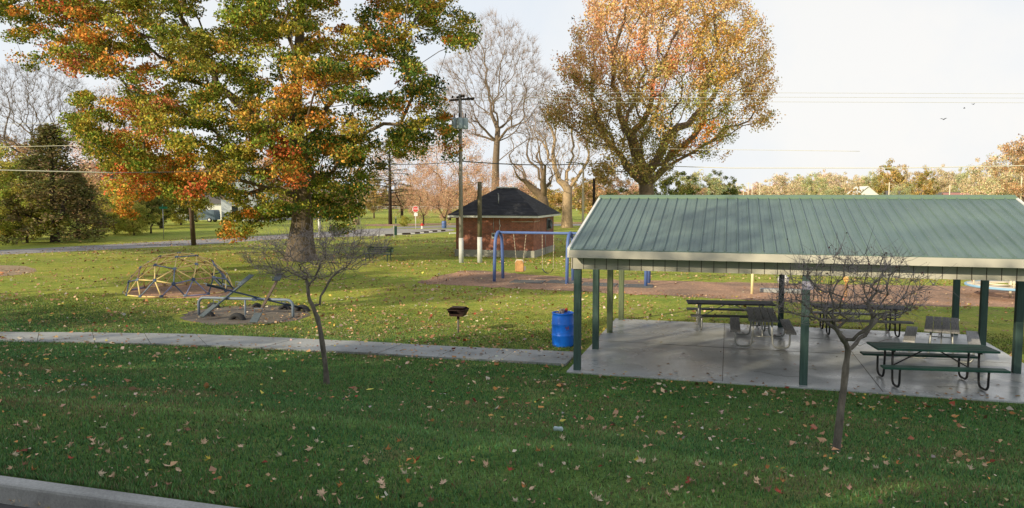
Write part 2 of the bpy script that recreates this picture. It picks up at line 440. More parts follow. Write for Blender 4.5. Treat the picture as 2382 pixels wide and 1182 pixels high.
def clusters(C, per, rad, squash=.7):
    k = rng.integers(int(per * .6), int(per * 1.4), len(C)); idx = np.repeat(np.arange(len(C)), k)
    d = rng.normal(size=(len(idx), 3)); d /= np.linalg.norm(d, axis=1)[:, None]; d *= (rng.uniform(0, 1, len(idx)) ** .45)[:, None]
    d[:, 2] *= squash
    rr = (rad * rng.uniform(.65, 1.3, len(C)))[idx][:, None]
    return C[idx] + d * rr, idx
def vary(c, s=.25, hue=.12):
    n = len(c); return np.clip(c * (1 + rng.normal(size=(n, 1)) * s) * (1 + rng.normal(size=(n, 3)) * hue), .004, .95)

exec_parts = []
#@@SETTING
# ================================================================ THE SETTING
# ground sheet: finer near the street, reaching the horizon
def axis(lo, hi, segs):
    a = []
    for s0, s1, n in segs: a += list(np.linspace(s0, s1, n, endpoint=False))
    return np.array(a + [segs[-1][1]])
us = axis(0, 0, [(-1600, -200, 7), (-200, -60, 14), (-60, 40, 100), (40, 200, 16), (200, 1600, 7)])
vs = axis(0, 0, [(-400, -40, 6), (-40, -6, 12), (-6, 4.775, 6), (4.775, 18, 60), (18, 120, 34), (120, 500, 12), (500, 2600, 6)])
gu, gv = np.meshgrid(us, vs)
X = gu * math.cos(AL) + gv * math.sin(AL); Y = -gu * math.sin(AL) + gv * math.cos(AL)
Z = hz(X, Y)
Z = np.where((gv < 4.79) & (gv > -4.7), 1.30, Z)
nu, nvv = len(us), len(vs)
idx = np.arange(nu * nvv).reshape(nvv, nu)
Fq = np.stack([idx[:-1, :-1], idx[:-1, 1:], idx[1:, 1:], idx[1:, :-1]], -1).reshape(-1, 4)
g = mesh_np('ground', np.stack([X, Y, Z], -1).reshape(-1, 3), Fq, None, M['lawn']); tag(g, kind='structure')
g.data.polygons.foreach_set('use_smooth', [True] * len(g.data.polygons))

# the street in front, its kerb
def uvbox(u0, u1, v0, v1, z0, z1):
    c = W((u0 + u1) / 2, (v0 + v1) / 2, (z0 + z1) / 2); return c, (u1 - u0, v1 - v0, z1 - z0)
b = MB(); b.box(*uvbox(-300, 300, -4.4, 4.625, 1.28, 1.335), rz=-AL); tag(b.build('street', M['asphalt']), kind='structure')
b = MB()
for i in range(-12, 12):
    b.box(*uvbox(i * 6 + .006, i * 6 + 5.994, 4.62, 4.785, 1.15, 1.505), rz=-AL)
tag(b.build('kerb', M['curb'], bevel=.025), kind='structure')

# sidewalk through the lawn, panel by panel
up = [(0, 775), (250, 776), (500, 781), (700, 790), (850, 797), (1000, 806), (1150, 813), (1345, 822)]
lo = [(0, 799), (250, 801), (500, 808), (700, 818), (850, 825), (1000, 834), (1150, 842), (1316, 852)]
U = [G(*p) for p in up]; Lw = [G(*p) for p in lo]
U = [U[0] + (U[0] - U[2]) * 3] + U; Lw = [Lw[0] + (Lw[0] - Lw[2]) * 3] + Lw
def resample(P, step):
    d = [0]
    for a, c in zip(P, P[1:]): d.append(d[-1] + (c - a).length)
    n = max(2, int(d[-1] / step)); out = []
    for k in range(n + 1):
        t = d[-1] * k / n
        i = max(j for j in range(len(d)) if d[j] <= t + 1e-9); i = min(i, len(P) - 2)
        out.append(P[i].lerp(P[i + 1], (t - d[i]) / (d[i + 1] - d[i])))
    return out
npan = 22; U2 = resample(U, 1.5); L2 = resample(Lw, 1.5); k = min(len(U2), len(L2)); U2 = resample(U, 1.5)
d_u = [U2[int(round(i * (len(U2) - 1) / (k - 1)))] for i in range(k)]; d_l = [L2[int(round(i * (len(L2) - 1) / (k - 1)))] for i in range(k)]
b = MB()
for i in range(k - 1):
    a0, a1 = d_l[i].lerp(d_l[i + 1], .006), d_l[i].lerp(d_l[i + 1], .994); c0, c1 = d_u[i].lerp(d_u[i + 1], .006), d_u[i].lerp(d_u[i + 1], .994)
    zt = .035 + .004 * math.sin(i * 2.3)
    for q in (a0, a1, c0, c1): q.z = 0
    zl = .10
    vs_ = [(a0.x, a0.y, -.1), (a1.x, a1.y, -.1), (c1.x, c1.y, -.1), (c0.x, c0.y, -.1), (a0.x, a0.y, zt + .02), (a1.x, a1.y, zt + .02), (c1.x, c1.y, zt), (c0.x, c0.y, zt)]
    b.add(vs_, [(0, 3, 2, 1), (4, 5, 6, 7), (0, 1, 5, 4), (1, 2, 6, 5), (2, 3, 7, 6), (3, 0, 4, 7)])
tag(b.build('sidewalk', M['walk']), kind='structure')

def blob_sheet(name, pix, z, m, wob=.25, step=.5, closed=True):
    P = [G(*p) if len(p) == 2 else Vector(p) for p in pix]; out = []
    for i, p in enumerate(P):
        q = P[(i + 1) % len(P)]; n = max(1, int((q - p).length / step))
        for j in range(n): out.append(p.lerp(q, j / n))
    # round the corners, then roughen
    for _ in range(3): out = [(out[i - 1] + out[i] * 2 + out[(i + 1) % len(out)]) / 4 for i in range(len(out))]
    pts = [(p.x + random.gauss(0, wob), p.y + random.gauss(0, wob)) for p in out]
    return sheet(name, pts, z, m)
blob_sheet('playground_mulch', [(960, 660), (1010, 645), (1085, 628), (1160, 632), (1240, 640), (1420, 650), (1600, 655), (1700, 657), (1860, 660), (2100, 664), (2382, 668), (2700, 680), (2800, 740), (2382, 716), (2120, 712), (1880, 704), (1740, 698), (1600, 690), (1400, 682), (1200, 671), (1060, 664)], .006, M['mulch'], .10, .4)
blob_sheet('dome_mulch', [(285, 684), (300, 672), (350, 660), (420, 656), (500, 662), (545, 675), (530, 690), (450, 694), (350, 694)], .006, M['mulch'], .07, .3)
blob_sheet('seesaw_mulch', [(415, 742), (440, 725), (520, 712), (620, 708), (700, 716), (728, 730), (700, 745), (620, 756), (520, 757), (450, 753)], .006, concrete_material('seesaw_dirt', (.17, .145, .12)), .07, .3)
blob_sheet('dirt_path', [(-300, 612), (0, 617), (60, 619), (96, 630), (60, 638), (0, 645), (-300, 652)], .006, M['dirt'], .05, .6)
blob_sheet('park_road', [(-400, 592), (0, 583), (200, 572), (450, 558), (560, 552), (650, 546), (760, 540), (840, 533), (880, 530), (960, 532), (1030, 539), (970, 545), (900, 550), (760, 551), (650, 556), (450, 571), (250, 581), (0, 593), (-400, 606)], .008, M['roadfar'], .04, 2)
blob_sheet('parking_lot', [(800, 549), (850, 541), (960, 533), (1045, 531), (1065, 537), (1035, 540), (960, 546), (900, 550)], .014, M['parking'], .03, 1.5)
blob_sheet('far_road', [(860, 529), (1040, 524), (1300, 521), (1500, 521), (1500, 525), (1300, 525), (1060, 529), (960, 532), (880, 533)], .012, M['roadfar'], .05, 3)
blob_sheet('leafy_verge', [(820, 522), (1000, 520), (1500, 516), (1500, 520), (1300, 520), (1040, 523), (860, 528)], .016, M['mulch'], .2, 3)
blob_sheet('side_street', [(200, 503), (370, 503), (600, 506), (760, 508), (760, 512), (600, 511), (370, 508), (200, 507)], .012, M['roadfar'], .05, 4)

# ---------------------------------------------------------------- grass blades (near) and leaf litter
MPITS = [(-13.4, 30.0, 2.5, 2.1), (-8.6, 24.3, 2.45, 1.85)]
def blades(n, u0, u1, v0, v1, hmin, hmax, name, wpx=.006):
    v = v0 + (v1 - v0) * rng.uniform(0, 1, n) ** 1.7; u = rng.uniform(u0, u1, n)
    # keep inside the view wedge
    x = u * math.cos(AL) + v * math.sin(AL); y = -u * math.sin(AL) + v * math.cos(AL)
    k = (np.abs(x) < y * .75 + 2) & (y > 2.5)
    k &= ~((u > -3.5) & (v > 15.75) & (v < 23.3) & (u < 6.7))
    # sidewalk strip
    vm = 15.2 + (u + 19) * .087
    k &= ~((np.abs(v - np.where(u < -3, np.interp(u, [-19.9, -13.9, -10.3, -7.2, -3.6], [15.55, 16.75, 17.05, 17.2, 17.3]), 0)) < .75) & (u < -2.5))
    k &= ~((v > 29.6) & (u > -2)) & ~((v > 30.8 - (u + 13) * .1) & (u > -14))
    for cx_, cy_, rx_, ry_ in MPITS:
        k &= ((x - cx_) / rx_) ** 2 + ((y - cy_) / ry_) ** 2 > 1
    x, y, v, u_ = x[k], y[k], v[k], u[k]; n = len(x)
    d = np.hypot(x, y); z = hz(x, y)
    h = rng.uniform(hmin, hmax, n) * (1 + .03 * d); w = .004 + d * .0004; fade = np.clip((24 - v) / 7, .0, 1); h *= .35 + .65 * fade
    a = rng.uniform(0, 2 * math.pi, n); lean = rng.uniform(.1, .9, n) * h
    V = np.empty((n, 3, 3)); ca, sa = np.cos(a), np.sin(a)
    V[:, 0] = np.stack([x - sa * w, y + ca * w, z - .005], 1); V[:, 1] = np.stack([x + sa * w, y - ca * w, z - .005], 1)
    th = rng.uniform(0, 2 * math.pi, n)
    V[:, 2] = np.stack([x + np.cos(th) * lean, y + np.sin(th) * lean, z + h], 1)
    fade3 = fade[:, None]
    patch = .5 + .5 * np.sin(x * .9 + 2 * np.sin(y * .43)) * np.sin(y * 1.1 + 1.5 * np.sin(x * .37))
    base = np.array([.098, .238, .090]) * (1 - patch[:, None] * .35) + np.array([.17, .25, .08]) * patch[:, None] * .5
    dry = rng.uniform(0, 1, n) < .07 + .10 * patch
    worn = np.sin(x * .55 + 1.9 * np.sin(y * .8 + 1)) * np.sin(y * 1.3 + 1.2 * np.sin(x * .6 + 2)) + .4 * np.sin(x * 2.1 + y) * np.sin(y * 2.9 - x)
    vw = v + .25 * np.sin(u_ * .5) + .1 * np.sin(u_ * 1.7)
    crest = np.exp(-((vw - 7.55) / .30) ** 2) + .7 * np.exp(-((vw - 5.9) / .25) ** 2) * (u_ > -3) + .45 * np.exp(-((vw - 9.3) / .3) ** 2)
    base = base * (1 + crest[:, None] * .45) + np.array([.07, .045, .02]) * crest[:, None]
    dry |= rng.uniform(0, 1, n) < np.clip(worn - .35, 0, .6) * .9
    base = base * fade3 + np.array([.20, .25, .05]) * (1 - fade3)  # blade colour runs from painted foreground shade to sunlit yellow green
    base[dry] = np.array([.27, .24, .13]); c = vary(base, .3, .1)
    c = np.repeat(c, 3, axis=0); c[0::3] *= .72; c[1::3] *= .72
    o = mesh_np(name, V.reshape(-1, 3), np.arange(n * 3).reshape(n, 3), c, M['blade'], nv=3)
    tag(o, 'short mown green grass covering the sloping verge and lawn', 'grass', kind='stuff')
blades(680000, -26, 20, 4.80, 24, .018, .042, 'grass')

LEAFC = np.array([(.68, .46, .28), (.62, .37, .21), (.52, .30, .16), (.72, .34, .12), (.42, .19, .11), (.80, .64, .48), (.78, .62, .14), (.42, .10, .06), (.62, .56, .48)])
LW = np.array([.22, .18, .14, .1, .1, .13, .05, .03, .05])
def litter():
    n = 190000
    v = 5.1 + rng.uniform(0, 1, n) ** 1.3 * 62; u = rng.uniform(-48, 26, n)
    x = u * math.cos(AL) + v * math.sin(AL); y = -u * math.sin(AL) + v * math.cos(AL)
    dens = .5 + .5 * np.sin(x * .35 + 1.7 * np.sin(y * .21)) * np.sin(y * .6 + 2 * np.sin(x * .17))
    dens = np.clip(dens, .05, 1) * np.where(v < 15, .42, 1)
    dens = np.where((v > 18) & (v < 30) & (u > -14) & (u < 4), 1.6 * (.4 + .6 * dens), dens)          # drifts around the grill
    dens = np.where((v > 14.2) & (v < 15.8) & (u > -4), .8, dens)
    k = (np.abs(x) < y * .75 + 2) & (rng.uniform(0, 1.4, n) < dens) & (y > 3)
    k &= ~((u > -3.3) & (v > 15.8) & (v < 23.2) & (u < 6.6))
    k &= ~((v > 30.2) & (v < 36) & (u > -12) & (rng.uniform(0, 1, n) < .75))
    x, y = x[k], y[k]; n = len(x); z = hz(x, y) + .035 + .02 * rng.uniform(0, 1, n)
    c = LEAFC[rng.choice(len(LEAFC), n, p=LW)]
    s = .035 + rng.uniform(0, 1, n) ** 2.5 * .085; s = np.where(v[k] < 9.5, s * .55, s)
    P = np.stack([x, y, z], 1)
    d = np.hypot(x, y)
    c = c * rng.uniform(.45, 1.0, (n, 1)); s = s * (1 + .006 * d)
    o = leaf_cloud('fallen_leaves', P, s, vary(c, .2, .06), M['litter'], flat=.9, aspect=.8)
    tag(o, 'tan and orange fallen leaves scattered all over the lawn', 'fallen leaves', kind='stuff')
litter()

# the nearest fallen leaves, one by one
def leaf_shape(kind, s):
    """a curled dry leaf: lobed maple or plain oval, made as a fan about its midrib"""
    pts = []
    if kind == 'maple':
        prof = [(0, 1.0), (12, .62), (24, .72), (36, .42), (52, .95), (66, .55), (80, .62), (96, .36), (118, .72), (136, .40), (158, .30), (180, .12)]
    else:
        prof = [(0, 1.0), (20, .72), (45, .52), (80, .42), (120, .45), (150, .55), (180, .62)]
    ang = [(a, r) for a, r in prof] + [(-a, r) for a, r in reversed(prof[1:-1])]
    for a, r in ang:
        a = R(a); r *= random.uniform(.88, 1.1)
        x, y = math.cos(a) * r * s, math.sin(a) * r * s
        pts.append((x, y))
    curl = random.uniform(.3, 2.2); cup = random.uniform(.0, .9); tw = random.uniform(-2, 2)
    def zf(x, y): return curl * y * y / s * .9 + cup * x * x / s * .6 + tw * x * y / s * .5
    b = MB(); V = [(0, 0, 0)]
    for x, y in pts: V.append((x * .5, y * .5, zf(x * .5, y * .5)))
    for x, y in pts: V.append((x, y * (1 - .22 * curl * abs(y) / s), zf(x, y)))
    n = len(pts); fs = []
    for i in range(n):
        j = (i + 1) % n; fs += [(0, 1 + i, 1 + j), (1 + i, 1 + n + i, 1 + n + j, 1 + j)]
    b.add(V, fs)
    b.tube([(-.1 * s, 0, 0), (-.75 * s, .08 * s, .06 * s)], .012 * s + .0008, 3, cap=False)
    return b
leaf_meshes = []
kinds = [('tan', (.68, .48, .32)), ('tan', (.74, .53, .37)), ('pale tan', (.80, .68, .52)), ('orange', (.70, .31, .12)), ('brown', (.34, .18, .12)), ('yellow', (.78, .64, .13)), ('red', (.45, .09, .06)), ('pinkish tan', (.70, .43, .33))]
for kn, c in kinds:
    m = mat(kn.replace(' ', '_') + '_dry_leaf', c, .8, var=.35, vscale=20)
    for sh in ('maple', 'oval') if kn in ('tan', 'yellow', 'pale tan') else ('maple',):
        for _ in range(2):
            o = leaf_shape(sh, .055 if sh == 'maple' else .036).build('fallen_leaf', m)
            me = o.data; bpy.data.objects.remove(o); leaf_meshes.append((kn, sh, me))
LW2 = {'tan': 3.2, 'pale tan': 2, 'orange': 1.6, 'brown': 1.3, 'yellow': .7, 'red': .6, 'pinkish tan': 2}
near = 0
while near < 290:
    px = random.uniform(0, 2382); py = 890 + 292 * random.random() ** .8
    if random.random() < .25: px = random.choice([60, 290, 800, 900, 1000, 1280, 1480, 1520, 1800, 1950, 2160]) + random.gauss(0, 60); py = max(900, min(1180, random.gauss(1080, 45)))
    p = GT(px, py); u, v = UV(p)
    if v < 4.85 or v > 10.2 or p.y < 3: continue
    if not (0 <= px <= 2382): continue
    kn, sh, me = random.choices(leaf_meshes, [LW2[a[0]] for a in leaf_meshes])[0]
    o = bpy.data.objects.new('fallen_leaf', me); COL.objects.link(o)
    o.location = (p.x, p.y, float(hz(p.x, p.y)) + .034)
    o.rotation_euler = (random.gauss(0, .45), random.gauss(0, .45), random.uniform(0, 6.28)); sc = random.uniform(.45, 1.12); o.scale = (sc,) * 3
    tag(o, f'{kn} {"lobed" if sh == "maple" else "oval"} fallen leaf lying curled on the foreground grass', 'fallen leaf', f'{kn} {"lobed" if sh == "maple" else "oval"} leaves fallen on the foreground grass')
    near += 1
# leaves in the gutter against the kerb
for i in range(10):
    kn, sh, me = random.choice(leaf_meshes)
    p = G(15 + i * 13 + random.uniform(-5, 5), 1163 + i * 2.2, 1.36)
    o = bpy.data.objects.new('fallen_leaf', me); COL.objects.link(o); o.location = p; o.rotation_euler = (random.gauss(0, .4), random.gauss(0, .4), random.uniform(0, 6)); o.scale = (.9,) * 3
    tag(o, f'{kn} {"lobed" if sh == "maple" else "oval"} fallen leaf in the gutter below the kerb', 'fallen leaf', f'{kn} {"lobed" if sh == "maple" else "oval"} leaves in the gutter')
#@@THINGS
P = []
for _ in range(150):
    u = random.uniform(-3.2, 6.3); v = random.choice([random.uniform(15.95, 23.1), 15.9 + abs(random.gauss(0, .25)), 23.15 - abs(random.gauss(0, .35))]); q = W(u, v, .062); P.append(tuple(q))
for _ in range(90):
    px_ = random.uniform(0, 1340); yy = np.interp(px_, [0, 500, 1000, 1340], [790, 795, 822, 838]) + random.uniform(-14, 14); q = G(px_, yy, .06); P.append(tuple(q))
o = leaf_cloud('stray_leaves', np.array(P), .085, vary(LEAFC[rng.choice(len(LEAFC), len(P), p=LW)] * .55, .3, .06), M['litter'], flat=2.5, aspect=.8)
tag(o, 'dead leaves blown onto the shelter slab and the footpath', 'fallen leaves', kind='stuff')
# ================================================================ PICNIC SHELTER
U0, U1, V0, V1 = -3.16, 6.10, 16.08, 23.10; UM = 1.54
sh = thing('picnic_shelter', 'open picnic shelter with green ribbed metal roof on square green posts', 'picnic shelter', (0, 0, 0))
b = MB(); b.box(*uvbox(-3.36, 6.62, 15.86, 23.26, -.12, .05), rz=-AL)
tag(b.build('slab', M['slab'], sh, bevel=.012))
b = MB()
for u in (-.05, 3.0): b.box(*uvbox(u - .006, u + .006, 15.9, 23.2, .050, .0525), rz=-AL)
b.box(*uvbox(-3.3, 6.55, 19.5, 19.512, .050, .053), rz=-AL)
for (u, v) in ((.6, 17.0), (4.2, 16.6), (2.2, 21.4)):                 # wandering hairline cracks
    pts = [W(u, v, .0505)]
    for k_ in range(9): u += random.uniform(-.05, .22); v += random.uniform(-.16, .12); pts.append(W(u, v, .0505))
    b.tube(pts, .0028, 4, cap=False)
b.build('slab_joint', M['soffit'], sh)
ez, rz_, ve, vr = 2.76, 3.86, 15.58, 19.6; vb = 2 * vr - ve
ug0, ug1 = -3.24, 6.24
slope = math.atan2(rz_ - ez, vr - ve)
# roof sheets with raised ribs every 0.24 m
b = MB(); n = 39; du = (ug1 - ug0) / n
for side in (0, 1):
    va = ve if side == 0 else vb
    prof = []
    for i in range(n):
        u = ug0 + i * du
        prof += [(u, 0), (u + .012, .034), (u + .030, .034), (u + .045, 0), (u + du * .5, .0), (u + du * .52, .005), (u + du * .56, .005), (u + du * .58, 0)]
    prof.append((ug1, 0))
    vs_ = []
    for u, h in prof:
        vs_ += [W(u, va, ez + h + .012), W(u, vr, rz_ + h + .012)]
    fs = []
    for i in range(len(prof) - 1):
        q = (2 * i, 2 * i + 2, 2 * i + 3, 2 * i + 1); fs.append(q if side == 0 else q[::-1])
    b.add(vs_, fs)
    vs_ = []
    for u in (ug0, ug1): vs_ += [W(u, va, ez - .002), W(u, vr, rz_ - .002)]
    b.add(vs_, [(0, 1, 3, 2)])
    # drip edge closing the sheet ends
    vs_ = []; 
    for u, h in prof: vs_ += [W(u, va, ez - .01), W(u, va, ez + h + .012)]
    b.add(vs_, [(2 * i, 2 * i + 2, 2 * i + 3, 2 * i + 1) for i in range(len(prof) - 1)])
b.build('roof', M['roof'], sh)
b = MB()
for i in range(n):
    for t_ in (.04, .28, .52, .76, .97):
        u = ug0 + i * du + .058; b.box(W(u, ve + (vr - ve) * t_, ez + (rz_ - ez) * t_ + .018), (.014, .014, .01), rz=-AL)
tag(b.build('roof_screws', M['galv'], sh), kind='stuff')
b = MB()
vs_ = []
for u in (ug0 - .03, ug1 + .03): vs_ += [W(u, vr - .17, rz_ + .012), W(u, vr, rz_ + .066), W(u, vr + .17, rz_ + .012), W(u, vr + .17, rz_ - .03), W(u, vr - .17, rz_ - .03)]
b.add(vs_, [(0, 5, 6, 1), (1, 6, 7, 2), (2, 7, 8, 3), (3, 8, 9, 4), (4, 9, 5, 0), (0, 1, 2, 3, 4), (9, 8, 7, 6, 5)])
b.build('ridge_cap', M['ridge'], sh)
# fascias along both eaves, rake trims up the gables
for va, vo in ((ve, -1), (vb, 1)):
    b = MB(); c, s = uvbox(ug0 - .02, ug1 + .02, min(va, va - vo * .03) + vo * .012, max(va, va - vo * .03) + vo * .012, ez - .175, ez - .012); b.box(c, s, rz=-AL); b.build('fascia', M['tan'], sh, bevel=.006)
for ug, sgn in ((ug0, -1), (ug1, 1)):
    for va in (ve, vb):
        b = MB(); vs_ = []
        for du_ in (0, .055):
            u = ug + sgn * du_
            vs_ += [W(u, va, ez - .17), W(u, vr, rz_ - .17), W(u, vr, rz_ + .035), W(u, va, ez + .035)]
        b.add(vs_, [(0, 1, 2, 3), (7, 6, 5, 4), (0, 4, 5, 1), (1, 5, 6, 2), (2, 6, 7, 3), (3, 7, 4, 0)])
        b.build('rake_trim', M['white'] if va == ve else M['tan'], sh)
# header siding (tan, battened) around the top of the posts
def header(p0, p1, name='header_panel'):
    b = MB(); p0 = Vector(p0); p1 = Vector(p1); L = (p1 - p0).length; d = (p1 - p0).normalized(); nn = Vector((d.y, -d.x, 0))
    rz2 = math.atan2(d.y, d.x)
    c = (p0 + p1) / 2; b.box((c.x, c.y, 2.475), (L, .045, .33), rz=rz2)
    b.build(name, M['tan'], sh)
    b = MB(); k = int(L / .245)
    for i in range(k + 1):
        q = p0.lerp(p1, i / k) + nn * .0265; b.box((q.x, q.y, 2.475), (.011, .008, .326), rz=rz2)
    o = b.build('panel_joint', M['soffit'], sh)
hv0, hv1 = V0 - .10, V1 + .10
header(W(U0 - .1, hv0), W(U1 + .1, hv0)); header(W(U1 + .1, hv1), W(U0 - .1, hv1))
header(W(U0 - .125, hv1 - .05), W(U0 - .125, hv0 + .05)); header(W(U1 + .125, hv0 + .05), W(U1 + .125, hv1 - .05))
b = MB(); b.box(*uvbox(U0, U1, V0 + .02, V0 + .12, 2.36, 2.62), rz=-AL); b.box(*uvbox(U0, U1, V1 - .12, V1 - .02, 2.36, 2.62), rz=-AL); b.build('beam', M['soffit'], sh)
b = MB()
for i in range(8):                                   # trusses
    u = U0 + .05 + i * (U1 - U0 - .1) / 7
    b.box(*uvbox(u - .02, u + .02, V0, V1, 2.63, 2.74), rz=-AL)
    for va in (ve + .1, vb - .1):
        p, q = W(u, va, ez - .08), W(u, vr, rz_ - .10); d = q - p
        rot = d.to_track_quat('X', 'Z').to_matrix(); b.box((p + q) / 2, (d.length, .04, .09), rot=rot)
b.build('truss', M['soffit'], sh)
# gable ends
for ug in (U0 - .10, U1 + .10):
    b = MB(); b.add([W(ug, V0 - .1, 2.64), W(ug, V1 + .1, 2.64), W(ug, V1 + .1, 2.78), W(ug, vr, rz_ - .06), W(ug, V0 - .1, 2.78),
                     W(ug + .03, V0 - .1, 2.64), W(ug + .03, V1 + .1, 2.64), W(ug + .03, V1 + .1, 2.78), W(ug + .03, vr, rz_ - .06), W(ug + .03, V0 - .1, 2.78)],
                    [(0, 1, 2, 3, 4), (9, 8, 7, 6, 5)]); b.build('gable_panel', M['tan'], sh)
for i, (u, v) in enumerate([(U0, V0), (U0, 18.45), (U0, 20.78), (U0, V1), (UM, V0), (UM, V1), (U1, V0), (U1, 18.45), (U1, 20.78), (U1, V1)]):
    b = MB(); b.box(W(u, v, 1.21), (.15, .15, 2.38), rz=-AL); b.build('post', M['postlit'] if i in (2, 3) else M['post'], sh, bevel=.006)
nt_ = MB(); c = W(UM + .02, V0 - .078, 2.10); nt_.box(c, (.22, .004, .17), rz=-AL)
tag(nt_.build('notice', M['paper']), 'crumpled printed paper notice taped near the top of the front middle post', 'notice')

# ---------------------------------------------------------------- picnic tables
def picnic_table(label, loc, rz, mt, ms, mf, L=2.35, Ls=2.35, group='picnic tables under the shelter'):
    t = thing('picnic_table', label, 'picnic table', loc, rz, group)
    b = MB(); w = .72
    for i in range(4):
        y = -w / 2 + w / 8 + i * w / 4; b.box((0, y, .745), (L, w / 4 - .012, .042))
    b.build('tabletop', mt, t, bevel=.005)
    for s in (-1, 1):
        b = MB(); b.box((0, s * .66, .45), (Ls, .25, .042)); b.build('seat', ms, t, bevel=.006)
    for e in (-1, 1):
        x = e * L * .355
        for s in (-1, 1):
            pts = [(x, s * .22, .70), (x, s * .23, .40), (x, s * .25, .16)]
            for k in range(1, 6):
                q = R(90 * k / 5); pts.append((x, s * (.25 + .13 - .13 * math.cos(q)), .16 - .13 * math.sin(q)))
            pts.append((x, s * .52, .03))
            for k in range(1, 6):
                q = R(90 * k / 5); pts.append((x, s * (.52 + .13 * math.sin(q)), .16 - .13 * math.cos(q)))
            pts += [(x, s * .655, .30), (x, s * .66, .43)]
            b = MB(); b.tube(pts, .0235, 8); b.build('leg', mf, t)
        b = MB(); b.box((x, 0, .705), (.05, .62, .035)); b.build('crossbar', mf, t)
        b = MB(); b.tube([(x, 0.0, .30), (e * .12, 0, .70)], .015, 6); b.tube([(x, -.24, .30), (x, .24, .30)], .015, 6); b.build('brace', mf, t)
    return t
def mid4(*q): 
    P = [G(a, b_, .76) for a, b_ in q]; return sum(P, Vector()) / len(P)
picnic_table('green plastic picnic table with black tubular frame at the front of the shelter', (8.62, 15.12, .05), R(-8.5), M['greenpl'], M['greenpl'], M['black'], 2.3, 2.3)
picnic_table('grey weathered picnic table turned end on, left of the middle front post', (6.57, 19.44, .05), R(74), M['greywood'], M['greywood'], M['galv'], 2.3, 2.2)
picnic_table('pale grey wooden picnic table end on behind the green table', (10.42, 17.87, .05), R(60), M['greywood'], M['palewood'], M['galv'], 2.3, 2.2)
picnic_table('dark topped picnic table standing lengthwise at the left back edge of the slab', (6.36, 21.55, .05), R(-8), M['darkwood'], M['darkwood'], M['galv'], 2.45, 2.35)
picnic_table('dark picnic table with black legs at the back, seen through the bare tree branches', (9.75, 20.75, .05), R(-12), M['darkwood'], M['greywood'], M['black'], 2.5, 2.4)

# ================================================================ BLUE DRUM with rubbish
p = G(1309, 804)
dr = thing('trash_barrel', 'bright blue plastic drum full of rubbish beside the left front shelter post', 'barrel', (p.x, p.y, 0))
prof = [(.0, .0), (.26, .0), (.275, .02), (.28, .06), (.285, .27), (.292, .285), (.292, .30), (.285, .315), (.286, .56), (.293, .575), (.293, .59), (.286, .605), (.28, .80), (.27, .845), (.285, .85), (.29, .865), (.285, .88), (.26, .88), (.26, .80), (0, .78)]
b = MB(); b.lathe(prof, n=36); b.build('drum', M['blue'], dr)
b = MB()
for dx, dz, w in ((-.02, .52, .04), (.015, .50, .05), (.04, .53, .03), (.0, .47, .025), (.05, .49, .02)):
    a = math.atan2(-p.y, -p.x) + .35; q = Vector((math.cos(a), math.sin(a), 0)) * .2875; tdir = Vector((-math.sin(a), math.cos(a), 0))
    b.box(q + tdir * dx + Vector((0, 0, dz)), (.004, w, .05 * random.uniform(.5, 1)), rz=a)
b.build('worn_marking', mat('faded_orange_marking', (.38, .13, .10), .8, col2=(.04, .09, .5), vscale=30), dr)
tr = MB()
for i in range(16):
    a = random.uniform(0, 6.28); r = random.uniform(0, .17); tr.box((r * math.cos(a), r * math.sin(a), .87 + random.uniform(-.02, .08)), (random.uniform(.04, .12), random.uniform(.04, .1), random.uniform(.02, .09)), rot=Quaternion((random.random(), random.random(), random.random(), random.random())).normalized().to_matrix())
o = tr.build('rubbish', M['trashgrey'], loc=(p.x, p.y, 0), bevel=.01); tag(o, 'heap of mixed rubbish showing above the rim of the blue drum', 'rubbish')
tr = MB(); tr.lathe([(0, 0), (.033, .0), (.034, .11), (.025, .125), (0, .125)], n=14, rot=Matrix.Rotation(1.2, 3, 'X'), c=(.08, -.08, .95))
o = tr.build('drink_can', M['trashred'], loc=(p.x, p.y, 0)); tag(o, 'red drink can on top of the rubbish in the blue drum', 'can')
p = GT(1290, 1006)
tr = MB(); tr.lathe([(0, 0), (.030, .0), (.032, .01), (.026, .05), (.031, .10), (.024, .115), (0, .115)], n=14, rot=Matrix.Rotation(1.45, 3, 'Y'), c=(0, 0, .05)); o = tr.build('crushed_can', M['can'], loc=(p.x, p.y, p.z), rz=-.6)
tag(o, 'crushed pale blue drink can lying in the foreground grass', 'can')

# ================================================================ GRILL
p = G(1066, 775)
gr = thing('park_grill', 'rusty black steel charcoal grill on a single post in the lawn', 'grill', (p.x, p.y, 0), R(-14))
b = MB(); b.tube([(0, 0, -.1), (0, 0, .42)], .032, 10); b.build('post', M['greypost'], gr)
b = MB(); b.tube([(0, 0, .40), (0, 0, .52)], .042, 10); b.build('swivel', M['rust'], gr)
b = MB(); w, d, h, t = .27, .19, .19, .008
def wall(P, nrm): 
    n_ = Vector(nrm) * t; b.add([Vector(q) for q in P] + [Vector(q) + n_ for q in P], [(0, 1, 2, 3), (7, 6, 5, 4), (0, 4, 5, 1), (1, 5, 6, 2), (2, 6, 7, 3), (3, 7, 4, 0)])
lo_, hi_ = .50, .70
B = [(-.17, -.15), (.17, -.15), (.17, .15), (-.17, .15)]; T = [(-.27, -.20), (.27, -.20), (.27, .20), (-.27, .20)]
b.add([(x, y, lo_) for x, y in B] + [(x, y, lo_ + .012) for x, y in B], [(3, 2, 1, 0), (4, 5, 6, 7), (0, 1, 5, 4), (1, 2, 6, 5), (2, 3, 7, 6), (3, 0, 4, 7)])
for i in (1, 2, 3):
    j = (i + 1) % 4; P = [(*B[i], lo_), (*B[j], lo_), (*T[j], hi_), (*T[i], hi_)]; ctr = Vector((sum(q[0] for q in P), sum(q[1] for q in P), 0)); wall(P, tuple(ctr.normalized()))
